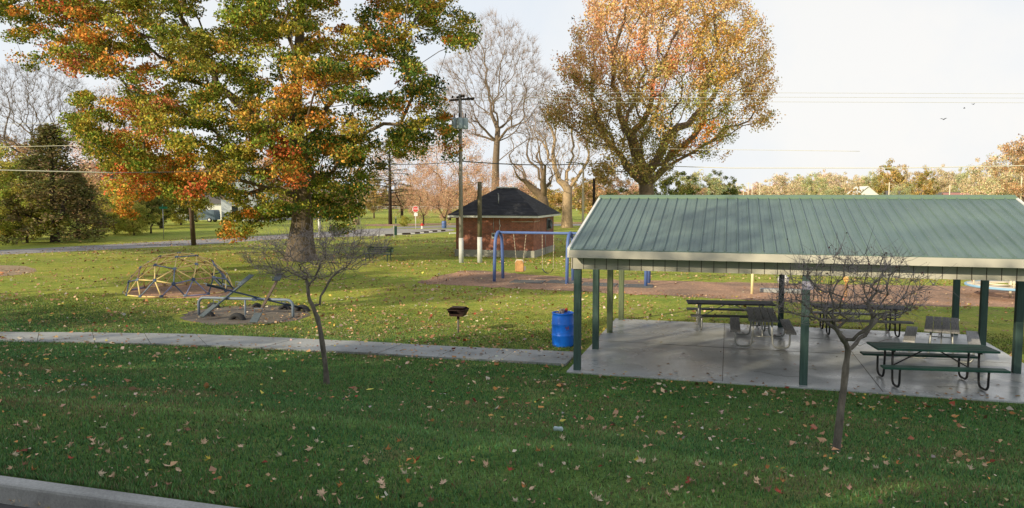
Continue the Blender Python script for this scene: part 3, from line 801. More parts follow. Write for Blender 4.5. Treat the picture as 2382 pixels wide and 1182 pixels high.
wall([(-.17, -.15, lo_), (.17, -.15, lo_), (.20, -.165, lo_ + .07), (-.20, -.165, lo_ + .07)], (0, -1, 0))
b.build('firebox', M['rust'], gr)
b = MB()
for i in range(15): x = -.245 + i * .035; b.tube([(x, -.19, .675), (x, .18, .705)], .007, 5)
b.tube([(-.26, -.19, .672), (.26, -.19, .672)], .009, 5); b.tube([(-.26, .1, .695), (.26, .1, .695)], .009, 5); b.build('grate', M['rust'], gr)
b = MB(); b.box((0, .02, .745), (.40, .30, .012)); b.add([(-.27, .20, .70), (.27, .20, .70), (.20, .12, .75), (-.20, .12, .75)], [(0, 1, 2, 3)]); b.build('griddle', M['rust'], gr)

# ================================================================ DOME CLIMBER
phi = (1 + 5 ** .5) / 2
ico = [Vector(v).normalized() for v in [(-1, phi, 0), (1, phi, 0), (-1, -phi, 0), (1, -phi, 0), (0, -1, phi), (0, 1, phi), (0, -1, -phi), (0, 1, -phi), (phi, 0, -1), (phi, 0, 1), (-phi, 0, -1), (-phi, 0, 1)]]
icf = [(0, 11, 5), (0, 5, 1), (0, 1, 7), (0, 7, 10), (0, 10, 11), (1, 5, 9), (5, 11, 4), (11, 10, 2), (10, 7, 6), (7, 1, 8), (3, 9, 4), (3, 4, 2), (3, 2, 6), (3, 6, 8), (3, 8, 9), (4, 9, 5), (2, 4, 11), (6, 2, 10), (8, 6, 7), (9, 8, 1)]
rq = ico[5].rotation_difference(Vector((0, 0, 1))); ico = [rq @ v for v in ico]
nodes = []; edges = set()
def nid(v):
    for i, w_ in enumerate(nodes):
        if (w_ - v).length < 1e-3: return i
    nodes.append(v); return len(nodes) - 1
for f_ in icf:
    A, B_, C_ = [ico[i] for i in f_]; g_ = {}
    for i in range(4):
        for j in range(4 - i): g_[i, j] = nid(((A * (3 - i - j) + B_ * i + C_ * j) / 3).normalized())
    for i in range(3):
        for j in range(3 - i):
            for q1, q2 in (((i, j), (i + 1, j)), ((i, j), (i, j + 1)), ((i + 1, j), (i, j + 1))): edges.add(tuple(sorted((g_[q1], g_[q2]))))
keep = {i for i, v in enumerate(nodes) if v.z > .12}
RS = 2.12; zmin = .19
pc = (G(290, 686) + G(530, 681)) / 2 + Vector((-.26, .9, 0))
dome = thing('dome_climber', 'geodesic climbing dome of yellow and blue bars on wood chips', 'climbing dome', (pc.x, pc.y, 0), .3)
def dp(i):
    v = nodes[i]; z = (v.z - zmin) / (1 - zmin) * 1.58; return Vector((v.x * RS, v.y * RS, max(z, .03)))
hb = MB()
for i in sorted(keep):
    q = dp(i); b = MB(); nrm = nodes[i].to_track_quat('Z', 'X').to_matrix(); b.lathe([(0, -.028), (.065, -.028), (.08, -.01), (.08, .01), (.065, .028), (0, .028)], c=q, n=10, rot=nrm)
    b.build('hub', M['navy'] if random.random() < .75 else M['greysteel'], dome)
E_ = [e for e in edges if e[0] in keep and e[1] in keep]
cam_dir = Vector((-pc.x, -pc.y, 0)).normalized()
E_.sort(key=lambda e: -((dp(e[0]) + dp(e[1])) / 2).dot(Matrix.Rotation(-.3, 3, 'Z') @ cam_dir))
rest = MB()
for n_, e in enumerate(E_):
    a_, c_ = dp(e[0]), dp(e[1]); zc = (a_.z + c_.z) / 2; xr = (Matrix.Rotation(.3, 3, 'Z') @ ((a_ + c_) / 2)).x
    mm = M['yellow'] if random.random() < .80 else random.choice([M['redbar'], M['greysteel'], M['violet']])
    if xr > .2 and zc < .6: mm = random.choice([M['violet'], M['yellow'], M['violet'], M['navy']])
    if n_ < 100: MB().tube([a_, c_], .026, 7).build('bar', mm, dome)
    else: rest.tube([a_, c_], .026, 7)
if rest.v: tag(rest.build('bar', M['yellow'], dome), kind='stuff')

# ================================================================ SEESAW
def arc_frame(path, bend, r, n=8): pass
pa, pb = G(463, 733), G(682, 740)
mid = (pa + pb) / 2; dv = pb - pa; rz_s = math.atan2(dv.y, dv.x); Ls = dv.length
ss = thing('seesaw', 'three board metal seesaw with a long low grey pipe frame', 'seesaw', (mid.x, mid.y, 0), rz_s)
hS = .58; hl = Ls / 2
pts = [(-hl, 0, -.1), (-hl, 0, hS - .2)] + [(-hl + .2 - .2 * math.cos(R(a)), 0, hS - .2 + .2 * math.sin(R(a))) for a in (20, 40, 60, 80, 90)] + [(0, 0, hS)] + [(hl - .2 + .2 * math.sin(R(a)), 0, hS - .2 + .2 * math.cos(R(a))) for a in (0, 20, 40, 60, 80)] + [(hl, 0, hS - .2), (hl, 0, -.1)]
MB().tube(pts, .045, 10).build('frame', M['greysteel'], ss)
MB().tube([(0, 0, -.1), (0, 0, hS)], .032, 8).build('leg', M['greysteel'], ss)
def board(xc, A, Bp, m):
    A = Vector(A); Bp = Vector(Bp); d = Bp - A; rot = d.to_track_quat('X', 'Z').to_matrix()
    b = MB(); b.box((A + Bp) / 2, (d.length, .085, .05), rot=rot); pl = b.build('plank', m, ss, bevel=.01)
    for q, s in ((A, 1), (Bp, -1)):
        dd = d.normalized() * s
        b = MB(); b.box(q + dd * .28 + Vector((0, 0, .04)), (.62, .24, .035), rot=rot); b.build('seat', M['slatewood'], ss, bevel=.012)
        b = MB(); x = q + dd * .62; nn = Vector((-dd.y, dd.x, 0)).normalized()
        b.tube([x - nn * .12 + Vector((0, 0, .03)), x - nn * .12 + Vector((0, 0, .17)), x + nn * .12 + Vector((0, 0, .17)), x + nn * .12 + Vector((0, 0, .03))], .013, 6); b.build('handle', M['greysteel'], ss)
    b = MB(); t0 = (hS + .0 - A.z) / (Bp.z - A.z); 
    b.box((xc, 0, hS), (.16, .11, .09)); b.build('pivot', M['navy'], ss)
inv = Matrix.Rotation(-rz_s, 3, 'Z')
def loc_(px, py, z): return inv @ (G(px, py, z) - Vector((mid.x, mid.y, 0)))
def seeb(xc, low, hp, zh, m):
    """low end at a ground pixel; high end so that the plank passes over the pivot"""
    A = loc_(*low, .10); piv = Vector((xc, 0, hS + .07)); Bp = piv + (piv - A); board(xc, A, Bp, m)
seeb(-.62, (470, 738), None, 0, M['slatewood']); seeb(.80, (590, 752), None, 0, M['barkmid'])
A = loc_(708, 700, .1); A = Vector((.95, 1.1, .12)); piv = Vector((.35, 0, hS + .07)); A = piv + Vector((.85, 1.35, -.53)); board(.35, A, piv + (piv - A), M['navy'])
for i, (x, y, s, l) in enumerate([(497, 716, 1.0, 'half buried old tyre behind the left seesaw seat'), (482, 736, 1, 'half buried old tyre under the left seesaw seat'), (552, 744, 1.15, 'half buried old tyre beside the centre seesaw seat'), (598, 715, .85, 'small half buried tyre in the back middle of the seesaw pit'), (662, 720, .9, 'half buried tyre near the right end of the seesaw frame'), (703, 724, 1.15, 'large half buried tyre right of the seesaw frame')]):
    p = G(x, y); b = MB(); pr = []
    rot = Matrix.Rotation(R(90), 3, 'X')
    for k in range(13): q = R(k * 360 / 12); pr.append((.19 + .085 * math.cos(q), .075 * math.sin(q)))
    b.lathe(pr, n=28, rot=rot); o = b.build('half_buried_tyre', M['rubber'], loc=(p.x, p.y, -.04), rz=R(random.uniform(-30, 10))); o.scale = (s * .98, s * 1.25, s * .85)
    tag(o, l, 'tyre', 'half buried tyres round the seesaw')

# ================================================================ SWING SET
sw = thing('swing_set', 'blue arched steel swing set over wood chips in front of the brick building', 'swing set', (0, 0, 0))
VS, hA = 32.95, 2.24
for u in (-10.22, -6.84, -3.37):
    pts = [W(u, VS - .68, -.1), W(u, VS - .62, 1.0), W(u, VS - .56, 1.55)] + [W(u, VS - .54 * math.cos(R(a)), 1.66 + (hA - 1.66) * math.sin(R(a))) for a in range(10, 180, 16)] + [W(u, VS + .56, 1.55), W(u, VS + .62, 1.0), W(u, VS + .68, -.1)]
    MB().tube(pts, .075, 12).build('arch', M['bluepaint'], sw)
MB().tube([W(-10.22, VS, hA - .02), W(-3.37, VS, hA - .02)], .06, 10).build('top_beam', M['bluepaint'], sw)
def chain(a, c, m=None):
    b = MB(); a = Vector(a); c = Vector(c); n = int((c - a).length / .07); d = (c - a).normalized(); rot0 = d.to_track_quat('Z', 'X')
    for i in range(n):
        q = a.lerp(c, (i + .5) / n); b.box(q, (.028, .012, .064) if i % 2 else (.012, .028, .064), rot=rot0.to_matrix())
    return b
def hung(name, label, uA, uB, zc): return thing(name, label, 'swing', W((uA + uB) / 2, VS, hA))
# toddler high back seat
T_ = thing('toddler_swing', 'orange and cream high backed toddler swing seat on chains', 'swing', W(-9.2, VS, 0), -AL)
for s in (-1, 1):
    chain((s * .30, 0, hA - .06), (s * .17, 0, .98)).build('chain', M['chain'], T_)
b = MB()
prof = [(-.20, .42), (-.21, .62), (-.20, .84), (-.13, .95), (.13, .95), (.20, .84), (.21, .62), (.20, .42)]
b.add([(x, -.10, z) for x, z in prof] + [(x, .02, z) for x, z in prof], [tuple(range(8)), tuple(range(15, 7, -1))] + [(i, i + 8, (i + 1) % 8 + 8, (i + 1) % 8) for i in range(8)]); b.build('back_panel', M['orange'], T_, bevel=.03)
b = MB(); b.tube([(-.2, -.04, .84), (-.13, -.04, .955), (.13, -.04, .955), (.2, -.04, .84)], .035, 8); b.build('rim', M['cream'], T_)
b = MB(); b.box((0, .14, .44), (.34, .34, .06)); b.build('seat', M['orange'], T_, bevel=.02)
for s in (-1, 1):
    b = MB(); b.box((s * .19, .14, .55), (.05, .32, .20)); b.build('armrest', M['cream'], T_, bevel=.02)
Bs = thing('belt_swing', 'black rubber belt swing hanging on two long chains', 'swing', W(-7.87, VS, 0), -AL)
for s in (-1, 1): chain((s * .27, 0, hA - .06), (s * .25, 0, .60)).build('chain', M['chain'], Bs)
b = MB(); pts = [(-.25 + .5 * i / 8, 0, .60 - .21 * math.sin(math.pi * i / 8) ** .7) for i in range(9)]
b.add([(x, -.08, z) for x, y, z in pts] + [(x, .08, z) for x, y, z in pts] + [(x, -.08, z - .018) for x, y, z in pts] + [(x, .08, z - .018) for x, y, z in pts],
      [(i, i + 1, i + 10, i + 9) for i in range(8)] + [(i + 18, i + 27, i + 28, i + 19) for i in range(8)] + [(i, i + 18, i + 19, i + 1) for i in range(8)] + [(i + 9, i + 10, i + 28, i + 27) for i in range(8)])
b.build('belt_seat', M['black'], Bs)
for lb, px, py in (('grey rubber mat under the toddler swing', 1228, 656), ('grey rubber mat under the belt swing', 1312, 657), ('grey rubber mat in the second swing bay, near its left arch', 1394, 663), ('grey rubber mat in the second swing bay, nearest the right arch', 1478, 666)):
    p = G(px, py); b = MB(); b.box((0, 0, .015), (1.5, 1.1, .03)); o = b.build('rubber_mat', M['mat'], loc=(p.x, p.y, .008), rz=-AL + random.uniform(-.1, .1), bevel=.008); tag(o, lb, 'rubber mat', 'rubber mats under the swings')

# other playground pieces seen below the shelter roof
p = G(1749, 684); o = MB().tube([(0, 0, -.1), (.02, 0, 1.55)], .055, 10).build('yellow_post', M['paleyellow'], loc=(p.x, p.y, 0)); tag(o, 'plain pale yellow post standing in the wood chips behind the picnic tables', 'post')
p = G(1822, 652, .25); b = MB(); b.lathe([(0, -.25), (.12, -.23), (.21, -.14), (.25, 0), (.22, .13), (.13, .22), (0, .25)], n=14, c=(0, 0, .25)); o = b.build('white_rock', M['white'], loc=(p.x, p.y, 0)); o.scale = (1, .8, 1)
tag(o, 'rounded white painted ball beyond the wood chips, right of the back middle post', 'ball')
p = G(1967, 692)
sp_ = thing('spring_rider', 'orange and yellow spring rider on a single post behind the bare tree', 'spring rider', (p.x, p.y, 0), .2)
b = MB(); pts = [(.06 * math.cos(t * .9), .06 * math.sin(t * .9), .02 + t * .012) for t in range(40)]; b.tube(pts, .014, 6); b.tube([(0, 0, .45), (0, 0, .62)], .04, 8); b.build('spring', M['orange'], sp_)
b = MB(); b.lathe([(0, 0), (.10, .02), (.14, .12), (.12, .25), (.08, .32), (.12, .42), (.13, .52), (.07, .62), (0, .64)], n=14, c=(0, 0, .58)); o = b.build('rider_body', mat('mottled_orange', (.75, .34, .05), .5, col2=(.85, .68, .3), vscale=9), sp_); o.scale = (.7, 1, 1)
b = MB(); b.tube([(-.2, 0, .98), (.2, 0, .98)], .018, 6); b.build('handle', M['yellow'], sp_)
for px, py, lb in ((1790, 680, 'low grey concrete pad edge in the wood chips, left of the dark back post'), (1845, 682, 'low grey concrete pad edge in the wood chips, right of the dark back post')):
    p = G(px, py); b = MB(); b.box((0, 0, .08), (.75, .35, .16)); o = b.build('concrete_block', M['walk'], loc=(p.x, p.y, 0), rz=-AL, bevel=.03); tag(o, lb, 'concrete block')
p = G(2352, 696)
mg = thing('merry_go_round', 'low round merry go round with pale rails and blue deck edge', 'merry go round', (p.x + .3, p.y + .5, 0))
b = MB(); b.tube([(0, 0, -.1), (0, 0, 1.15)], .05, 10); b.build('axle', M['cream'], mg)
b = MB(); b.tube([(1.5 * math.cos(R(a)), 1.5 * math.sin(R(a)), .45) for a in range(0, 361, 12)], .05, 8); b.build('deck_rim', M['skyblue'], mg)
b = MB()
for a in range(0, 360, 60): b.tube([(0, 0, .45), (1.5 * math.cos(R(a)), 1.5 * math.sin(R(a)), .45)], .035, 6)
b.lathe([(.9, .46), (1.46, .46), (1.46, .49), (.9, .49), (.9, .46)], n=36); b.build('deck', M['cream'], mg)
for a in range(0, 360, 60):
    c_, s_ = math.cos(R(a)), math.sin(R(a)); b = MB(); b.tube([(.1 * c_, .1 * s_, .95), (1.0 * c_, 1.0 * s_, .95), (1.42 * c_, 1.42 * s_, .85), (1.45 * c_, 1.45 * s_, .46)], .028, 8); b.build('rail', M['redbar'] if a == 120 else M['cream'], mg)

# ================================================================ BRICK BUILDING
bFL, bC = G(1061, 596), G(1241, 600); dF = (bC - bFL); wB = dF.length; rB = math.atan2(dF.y, dF.x); dB = 6.1
bb = thing('brick_building', 'small square red brick building with black hip roof and white fascia', 'building', (bFL.x, bFL.y, 0), rB)
hw = 2.56
b = MB(); b.box((wB / 2, dB / 2, (.45 + hw) / 2), (wB, dB, hw - .45)); b.build('wall', M['brick'], bb)
b = MB(); b.box((wB / 2, dB / 2, .175), (wB + .16, dB + .16, .55)); b.build('foundation', M['found'], bb, bevel=.02)
o_ = .42
b = MB(); b.box((wB / 2, dB / 2, hw + .035), (wB + 2 * o_, dB + 2 * o_, .13)); b.build('fascia', M['white'], bb)
b = MB(); x0, x1, y0, y1 = -o_ - .03, wB + o_ + .03, -o_ - .03, dB + o_ + .03; zt = 4.42; rx0, rx1, ry = wB / 2 - .62, wB / 2 + .62, dB / 2
zb = hw + .104
b.add([(x0, y0, zb), (x1, y0, zb), (x1, y1, zb), (x0, y1, zb), (rx0, ry - .3, zt), (rx1, ry - .3, zt), (rx1, ry + .3, zt), (rx0, ry + .3, zt)], [(0, 1, 5, 4), (1, 2, 6, 5), (2, 3, 7, 6), (3, 0, 4, 7), (4, 5, 6, 7), (0, 3, 2, 1)]); b.build('roof', M['shingle'], bb)
b = MB(); b.box((wB / 2, ry, zt + .05), (1.34, .72, .09)); b.build('ridge_cap', M['white'], bb, bevel=.02)
b = MB(); b.tube([(2.6, .95, 3.2), (2.6, .95, 4.0)], .035, 8); b.tube([(2.6, .95, 4.0), (2.54, .95, 4.03)], .05, 8); b.build('vent_pipe', M['galv'], bb)
b = MB(); b.tube([(2.55, -.03, 1.6), (2.55, -.03, 2.5)], .017, 6); b.build('conduit', M['galv'], bb)
b = MB(); b.tube([(2.95, -.03, 1.55), (2.95, -.03, 1.9), (3.0, -.04, 2.0), (2.95, -.03, 2.15), (2.95, -.03, 2.42)], .02, 6); b.build('conduit', M['white'], bb)
b = MB(); b.box((2.57, -.07, 1.37), (.26, .14, .38)); b.build('meter_box', M['galv'], bb, bevel=.02)
b = MB(); b.lathe([(0, 0), (.09, 0), (.09, .05), (.07, .07), (0, .07)], n=16, c=(2.57, -.14, 1.40), rot=Matrix.Rotation(R(90), 3, 'X')); b.build('meter_dial', M['glass'], bb)
b = MB(); b.tube([(3.75, -.03, 2.28), (wB - .02, -.03, 2.28)], .014, 6); b.build('cable', M['white'], bb)
b = MB(); b.tube([(wB + .03, .05, 2.28), (wB + .03, 1.6, 2.30)], .014, 6); b.build('cable', M['white'], bb)
b = MB(); b.lathe([(.30, 0), (.30, .22), (.34, .25), (.30, .27), (.26, .22), (.26, .05), (0, .05)], n=22, c=(wB, 4.2, 1.98), rot=Matrix.Rotation(R(90), 3, 'Y')); b.box((wB + .03, 4.2, 1.98), (.06, .86, .80)); b.build('exhaust_fan', mat('fan_metal', (.16, .18, .2), .5, metal=.4), bb)
b = MB(); b.tube([(wB + .10, 3.0, .05), (wB + .10, 3.0, 1.25), (wB + .03, 3.0, 1.3)], .02, 6); b.build('drain_pipe', M['galv'], bb)

# ================================================================ POLES, WIRES
def wood_pole(px, py, ztop, r0, r1, m, label, white=1.45, name='utility_pole'):
    p = G(px, py); t = thing(name, label, 'utility pole', (p.x, p.y, 0))
    lean = random.uniform(-.02, .02)
    MB().tube([(0, 0, white), (lean * .5, 0, (white + ztop) / 2), (lean, 0, ztop)], [r0, (r0 + r1) / 2, r1], 12).build('shaft', m, t)
    MB().tube([(0, 0, -.1), (0, 0, white)], r0 + .012, 12).build('painted_base', M['whitewood'], t)
    return t
up_ = wood_pole(1073, 611, 9.75, .125, .095, M['pole'], 'tall grey utility pole with transformers and white painted base')
wood_pole(1116, 611, 4.72, .13, .125, M['polegreen'], 'short cut off wooden pole with white painted base', white=1.50, name='pole_stump')
def xarm(z, L, rz, off): 
    b = MB(); b.box((off * math.cos(rz), off * math.sin(rz), z), (L, .09, .11), rz=rz); b.build('crossarm', M['barkdark'], up_)
xarm(9.45, 1.7, R(-30), .1); xarm(9.62, .7, R(-60), -.1)
for x, z in ((-.55, 9.56), (.25, 9.56), (.55, 9.40), (.80, 9.35)):
    b = MB(); b.lathe([(0, 0), (.05, 0), (.07, .05), (.04, .08), (.06, .12), (0, .16)], n=10, c=(x * math.cos(R(-30)), x * math.sin(R(-30)), z)); b.build('insulator', M['barkdark'], up_)
for a in (200, 325, 265):
    c_ = (.34 * math.cos(R(a)), .34 * math.sin(R(a)), 7.75); b = MB(); b.lathe([(0, -.02), (.17, 0), (.18, .03), (.18, .58), (.16, .62), (0, .66)], n=18, c=c_); b.box((c_[0] / 2, c_[1] / 2, 8.05), (.28, .08, .1), rz=R(a)); tr_ = b.build('transformer', M['transformer'], up_)
    b = MB(); b.lathe([(.03, 0), (.05, .04), (.03, .08), (.05, .12), (.03, .16), (.045, .22), (0, .30)], n=8, c=(c_[0] * 1.1, c_[1] * 1.1, 8.38)); b.build('bushing', M['barkdark'], tr_)
p = G(448, 571); t = thing('wooden_pole', 'brown wooden pole rising into the oak leaves beside the park road', 'utility pole', (p.x, p.y, 0))
MB().tube([(.1, 0, -.1), (-.25, 0, 8.6)], [.19, .14], 12).build('shaft', mat('brown_pole', (.16, .11, .08), .9, var=.3), t)
MB().box((-.25, 0, 8.3), (1.8, .1, .12)).build('crossarm', M['barkdark'], t)
tp = AT(1357, 379, 60); t = thing('lamp_post', 'pale slender lamp post with short arms behind the shelter roof', 'lamp post', (tp.x, tp.y, 0))
MB().tube([(0, 0, -.1), (0, 0, tp.z)], [.11, .075], 10).build('shaft', M['cream'], t)
MB().tube([(0, 0, tp.z - .15), (-.45, 0, tp.z), (-1.0, 0, tp.z + .05)], .035, 6).build('arm', M['galv'], t)
MB().box((-1.15, 0, tp.z + .03), (.45, .2, .1)).build('lamp_head', M['galv'], t, bevel=.02)
tp2 = AT(1382, 416, 66); t = thing('dark_pole', 'dark grey wooden pole just right of the pale lamp post', 'utility pole', (tp2.x, tp2.y, 0))
MB().tube([(0, 0, -.1), (0, 0, tp2.z)], [.15, .12], 10).build('shaft', M['barkdark'], t)
def wire(pts, r, m, label, sag=.0, name='power_line'):
    P = []
    for a, c in zip(pts, pts[1:]):
        for k in range(12):
            t_ = k / 12; q = a.lerp(c, t_); q.z -= sag * 4 * t_ * (1 - t_); P.append(q)
    P.append(pts[-1]); o = MB().tube(P, r, 5).build(name, m); tag(o, label, 'power line')
D1 = G(1073, 611).y
wire([AT(-500, 394, 33), AT(0, 396, 36), AT(262, 402, 38)], .030, M['wire'], 'thick pale cable crossing the left edge of the view below the bare tree')
wire([AT(262, 402, 38), AT(880, 381, 42), AT(1073, 375, D1)], .018, M['wiredark'], 'dark cable running through the oak to the tall utility pole', .1)
wire([AT(1073, 375, D1), AT(1357, 381, 60)], .035, M['wiredark'], 'dark cable from the tall utility pole to the pale lamp post', .15)
wire([AT(1357, 381, 60), AT(1700, 391, 52), AT(2100, 391, 47), AT(2600, 381, 43)], .026, M['wire'], 'long pale cable running right from the lamp post across the sky', .0)
wire([AT(1370, 344, 56), AT(1590, 347, 52), AT(2000, 352, 48)], .014, M['wire'], 'thin pale wire across the lower maple crown', .0)
for (ya, yb, yc), lb in (((217, 216, 216), 'highest of the three wires leaving the pole top to the right'), ((226, 228, 226), 'middle one of the three wires leaving the pole top to the right'), ((233, 239, 237), 'lowest of the three wires leaving the pole top to the right')):
    wire([AT(1085, ya, D1), AT(1500, yb, 48), AT(1780, yc, 49), AT(2600, yc + 3, 52)], .011, M['wire'], lb)
wire([AT(-400, 350, 60), AT(0, 342, 56), AT(200, 338, 52), AT(520, 334, 50)], .016, M['wire'], 'thin pale wire at the far left in front of the dark conifer')
wire([AT(-400, 290, 60), AT(0, 289, 58), AT(200, 284, 56)], .010, M['wire'], 'faint upper wire at the far left in front of the bare tree')

# ================================================================ SIGNS, HYDRANT, BENCH and other street furniture
def textobj(txt, size, loc, rot, m, parent, name='lettering', ext=.002):
    c = bpy.data.curves.new(name, 'FONT'); c.body = txt; c.size = size; c.align_x = 'CENTER'; c.align_y = 'CENTER'; c.extrude = ext
    o = bpy.data.objects.new(name, c); COL.objects.link(o); o.location = loc; o.rotation_euler = rot; c.materials.append(m); me = bpy.data.meshes.new_from_object(o); me.materials.clear(); me.materials.append(m); bpy.data.objects.remove(o); o = bpy.data.objects.new(name, me); COL.objects.link(o); o.location = loc; o.rotation_euler = rot; o.parent = parent; return o
p = G(967, 533); st = thing('stop_sign', 'red octagonal stop sign with small white plate beneath on a white post', 'sign', (p.x, p.y, 0), 0)
MB().tube([(0, .05, -.1), (0, .05, 2.75)], .045, 6).build('post', M['white'], st)
def octa(r, y, th=.02): 
    b = MB(); P = [(r * math.cos(R(22.5 + 45 * i)), r * math.sin(R(22.5 + 45 * i))) for i in range(8)]
    b.add([(x, y, 2.35 + z) for x, z in P] + [(x, y + th, 2.35 + z) for x, z in P], [tuple(range(8)), tuple(range(15, 7, -1))] + [(i, i + 8, (i + 1) % 8 + 8, (i + 1) % 8) for i in range(8)]); return b
octa(.40, 0).build('sign_border', M['signwhite'], st); octa(.355, -.006, .005).build('sign_face', M['signred'], st)
textobj('STOP', .30, (0, -.012, 2.35), (R(90), 0, 0), M['signwhite'], st)
MB().box((.03, .01, 1.72), (.42, .02, .36)).build('plate', M['signwhite'], st)
p = G(982, 532); hy = thing('fire_hydrant', 'small red fire hydrant with white barrel beside the stop sign', 'fire hydrant', (p.x, p.y, 0))
MB().lathe([(0, -.05), (.16, -.05), (.16, .04), (.12, .06), (.12, .34), (0, .34)], n=14).build('barrel', M['white'], hy)
MB().lathe([(.0, .34), (.15, .34), (.15, .42), (.12, .44), (.12, .52), (.09, .60), (.04, .64), (.035, .70), (0, .70)], n=14).build('bonnet', M['hydred'], hy)
for s in (-1, 1): MB().lathe([(0, 0), (.07, 0), (.07, .12), (0, .12)], n=10, c=(s * .10, 0, .45), rot=Matrix.Rotation(s * R(90), 3, 'Y')).build('outlet', M['hydred'], hy)
p = G(1033, 531); b = MB(); b.lathe([(q * 1.0, z) for q, z in prof_] if False else [(0, 0), (.28, 0), (.29, .05), (.29, .28), (.297, .30), (.29, .32), (.29, .58), (.297, .6), (.29, .62), (.285, .86), (.27, .88), (.26, .80), (0, .79)], n=24); o = b.build('blue_barrel', M['bluepaint'], loc=(p.x, p.y, 0)); tag(o, 'distant light blue barrel at the right end of the parking lot', 'barrel')
p = G(920, 552); t = thing('dog_waste_station', 'dark green box on a tan post beside the parking lot', 'waste station', (p.x, p.y, 0))
MB().box((-.14, 0, .55), (.09, .09, 1.2)).build('post', M['palewood'], t); MB().box((.02, 0, .62), (.24, .22, .85)).build('bin', mat('dark_green_box', (.012, .05, .04), .5), t, bevel=.02)
MB().box((.05, 0, 1.55), (.12, .10, .45)).build('dispenser', mat('dark_green_dispenser', (.012, .06, .04), .5), t, bevel=.02); MB().tube([(.05, .05, 0), (.05, .05, 2.0)], .03, 6).build('pole', M['galv'], t)
for i, (x, y) in enumerate(((905, 549), (945, 546), (967, 544), (988, 542), (1008, 540), (1027, 538.5))):
    p = G(x, y); b = MB(); b.box((0, 0, .09), (.90, .16, .18)); o = b.build('wheel_stop', M['barkdark'] if i % 1 == 0 else M['walk'], loc=(p.x, p.y, .01), rz=R(25), bevel=.03)
    tag(o, ['first', 'second', 'third', 'fourth', 'fifth', 'sixth'][i] + ' dark wheel stop from the left along the parking lot edge', 'wheel stop', 'dark wheel stops along the parking lot')
for i, (x, y) in enumerate(((887, 550), (927, 547.5), (957, 545.2), (978, 543.2), (998, 541.2), (1018, 539.5), (1053, 545))):
    p = G(x, y); b = MB(); b.box((0, 0, .08), (.75, .16, .16)); o = b.build('wheel_stop', M['white'], loc=(p.x, p.y, .01), rz=R(25), bevel=.03)
    tag(o, ['first', 'second', 'third', 'fourth', 'fifth', 'sixth', 'separate seventh'][i] + ' white wheel stop from the left near the parking lot edge', 'wheel stop', 'white wheel stops along the parking lot')
p = G(743, 551); o = MB().tube([(0, 0, -.1), (0, 0, 2.6)], .11, 10).build('white_post', M['white'], loc=(p.x, p.y, 0)); tag(o, 'round white post by the park road, just right of the oak trunk', 'post')
def street_sign(px, py, ztop, label, m=M['signgreen'], white=False):
    p = G(px, py); t = thing('street_sign', label, 'sign', (p.x, p.y, 0)); MB().tube([(0, 0, -.1), (0, 0, ztop)], .035, 8).build('post', M['galv'], t)
    MB().box((.05, 0, ztop + .10), (.75, .015, .2)).build('name_blade', m, t); MB().box((0, 0, ztop + .31), (.015, .6, .2), rz=.3).build('name_blade', m, t)
street_sign(381, 557, 2.75, 'street name sign on a thin grey post left of the brown pole')
street_sign(833, 528, 5.0, 'green street name sign on a tall post right of the oak')
p0, p1 = G(848, 606), G(915, 609); dd = p1 - p0; bl = thing('park_bench', 'dark green slatted park bench with backrest on the lawn', 'bench', ((p0 + p1) / 2), math.atan2(dd.y, dd.x))
dk = mat('dark_green_bench', (.014, .04, .04), .5); Lb = 1.9
b = MB()
for i in range(3): b.box((0, -.25 + i * .13, .45), (Lb, .105, .03))
b.build('seat', dk, bl)
b = MB()
for i in range(3): b.box((0, .14 + i * .025, .58 + i * .11), (Lb, .025, .085))
b.build('backrest', dk, bl)
for s in (-1, 1):
    b = MB(); b.tube([(s * .78, -.25, 0), (s * .78, -.22, .43), (s * .78, .10, .43), (s * .78, .20, .85)], .028, 6); b.tube([(s * .78, .08, .43), (s * .78, .15, 0)], .028, 6); b.build('leg', dk, bl)

# far fence across the field
fe = thing('field_fence', 'long pale rail fence along the far edge of the green field', 'fence', (0, 0, 0))
fa, fb = AT(700, 487, 190), AT(1500, 487, 190); fa.z = 0; fb.z = 0
fb += Vector((8, 12, 0))
b = MB()
for z in (.75, 1.15): b.tube([fa + Vector((0, 0, z)), fb + Vector((0, 0, z))], .06, 4)
b.build('rail', M['fence'], fe)
for i in range(36): q = fa.lerp(fb, i / 35); MB().box((q.x, q.y, .6), (.12, .12, 1.25)).build('post', M['fence'], fe)

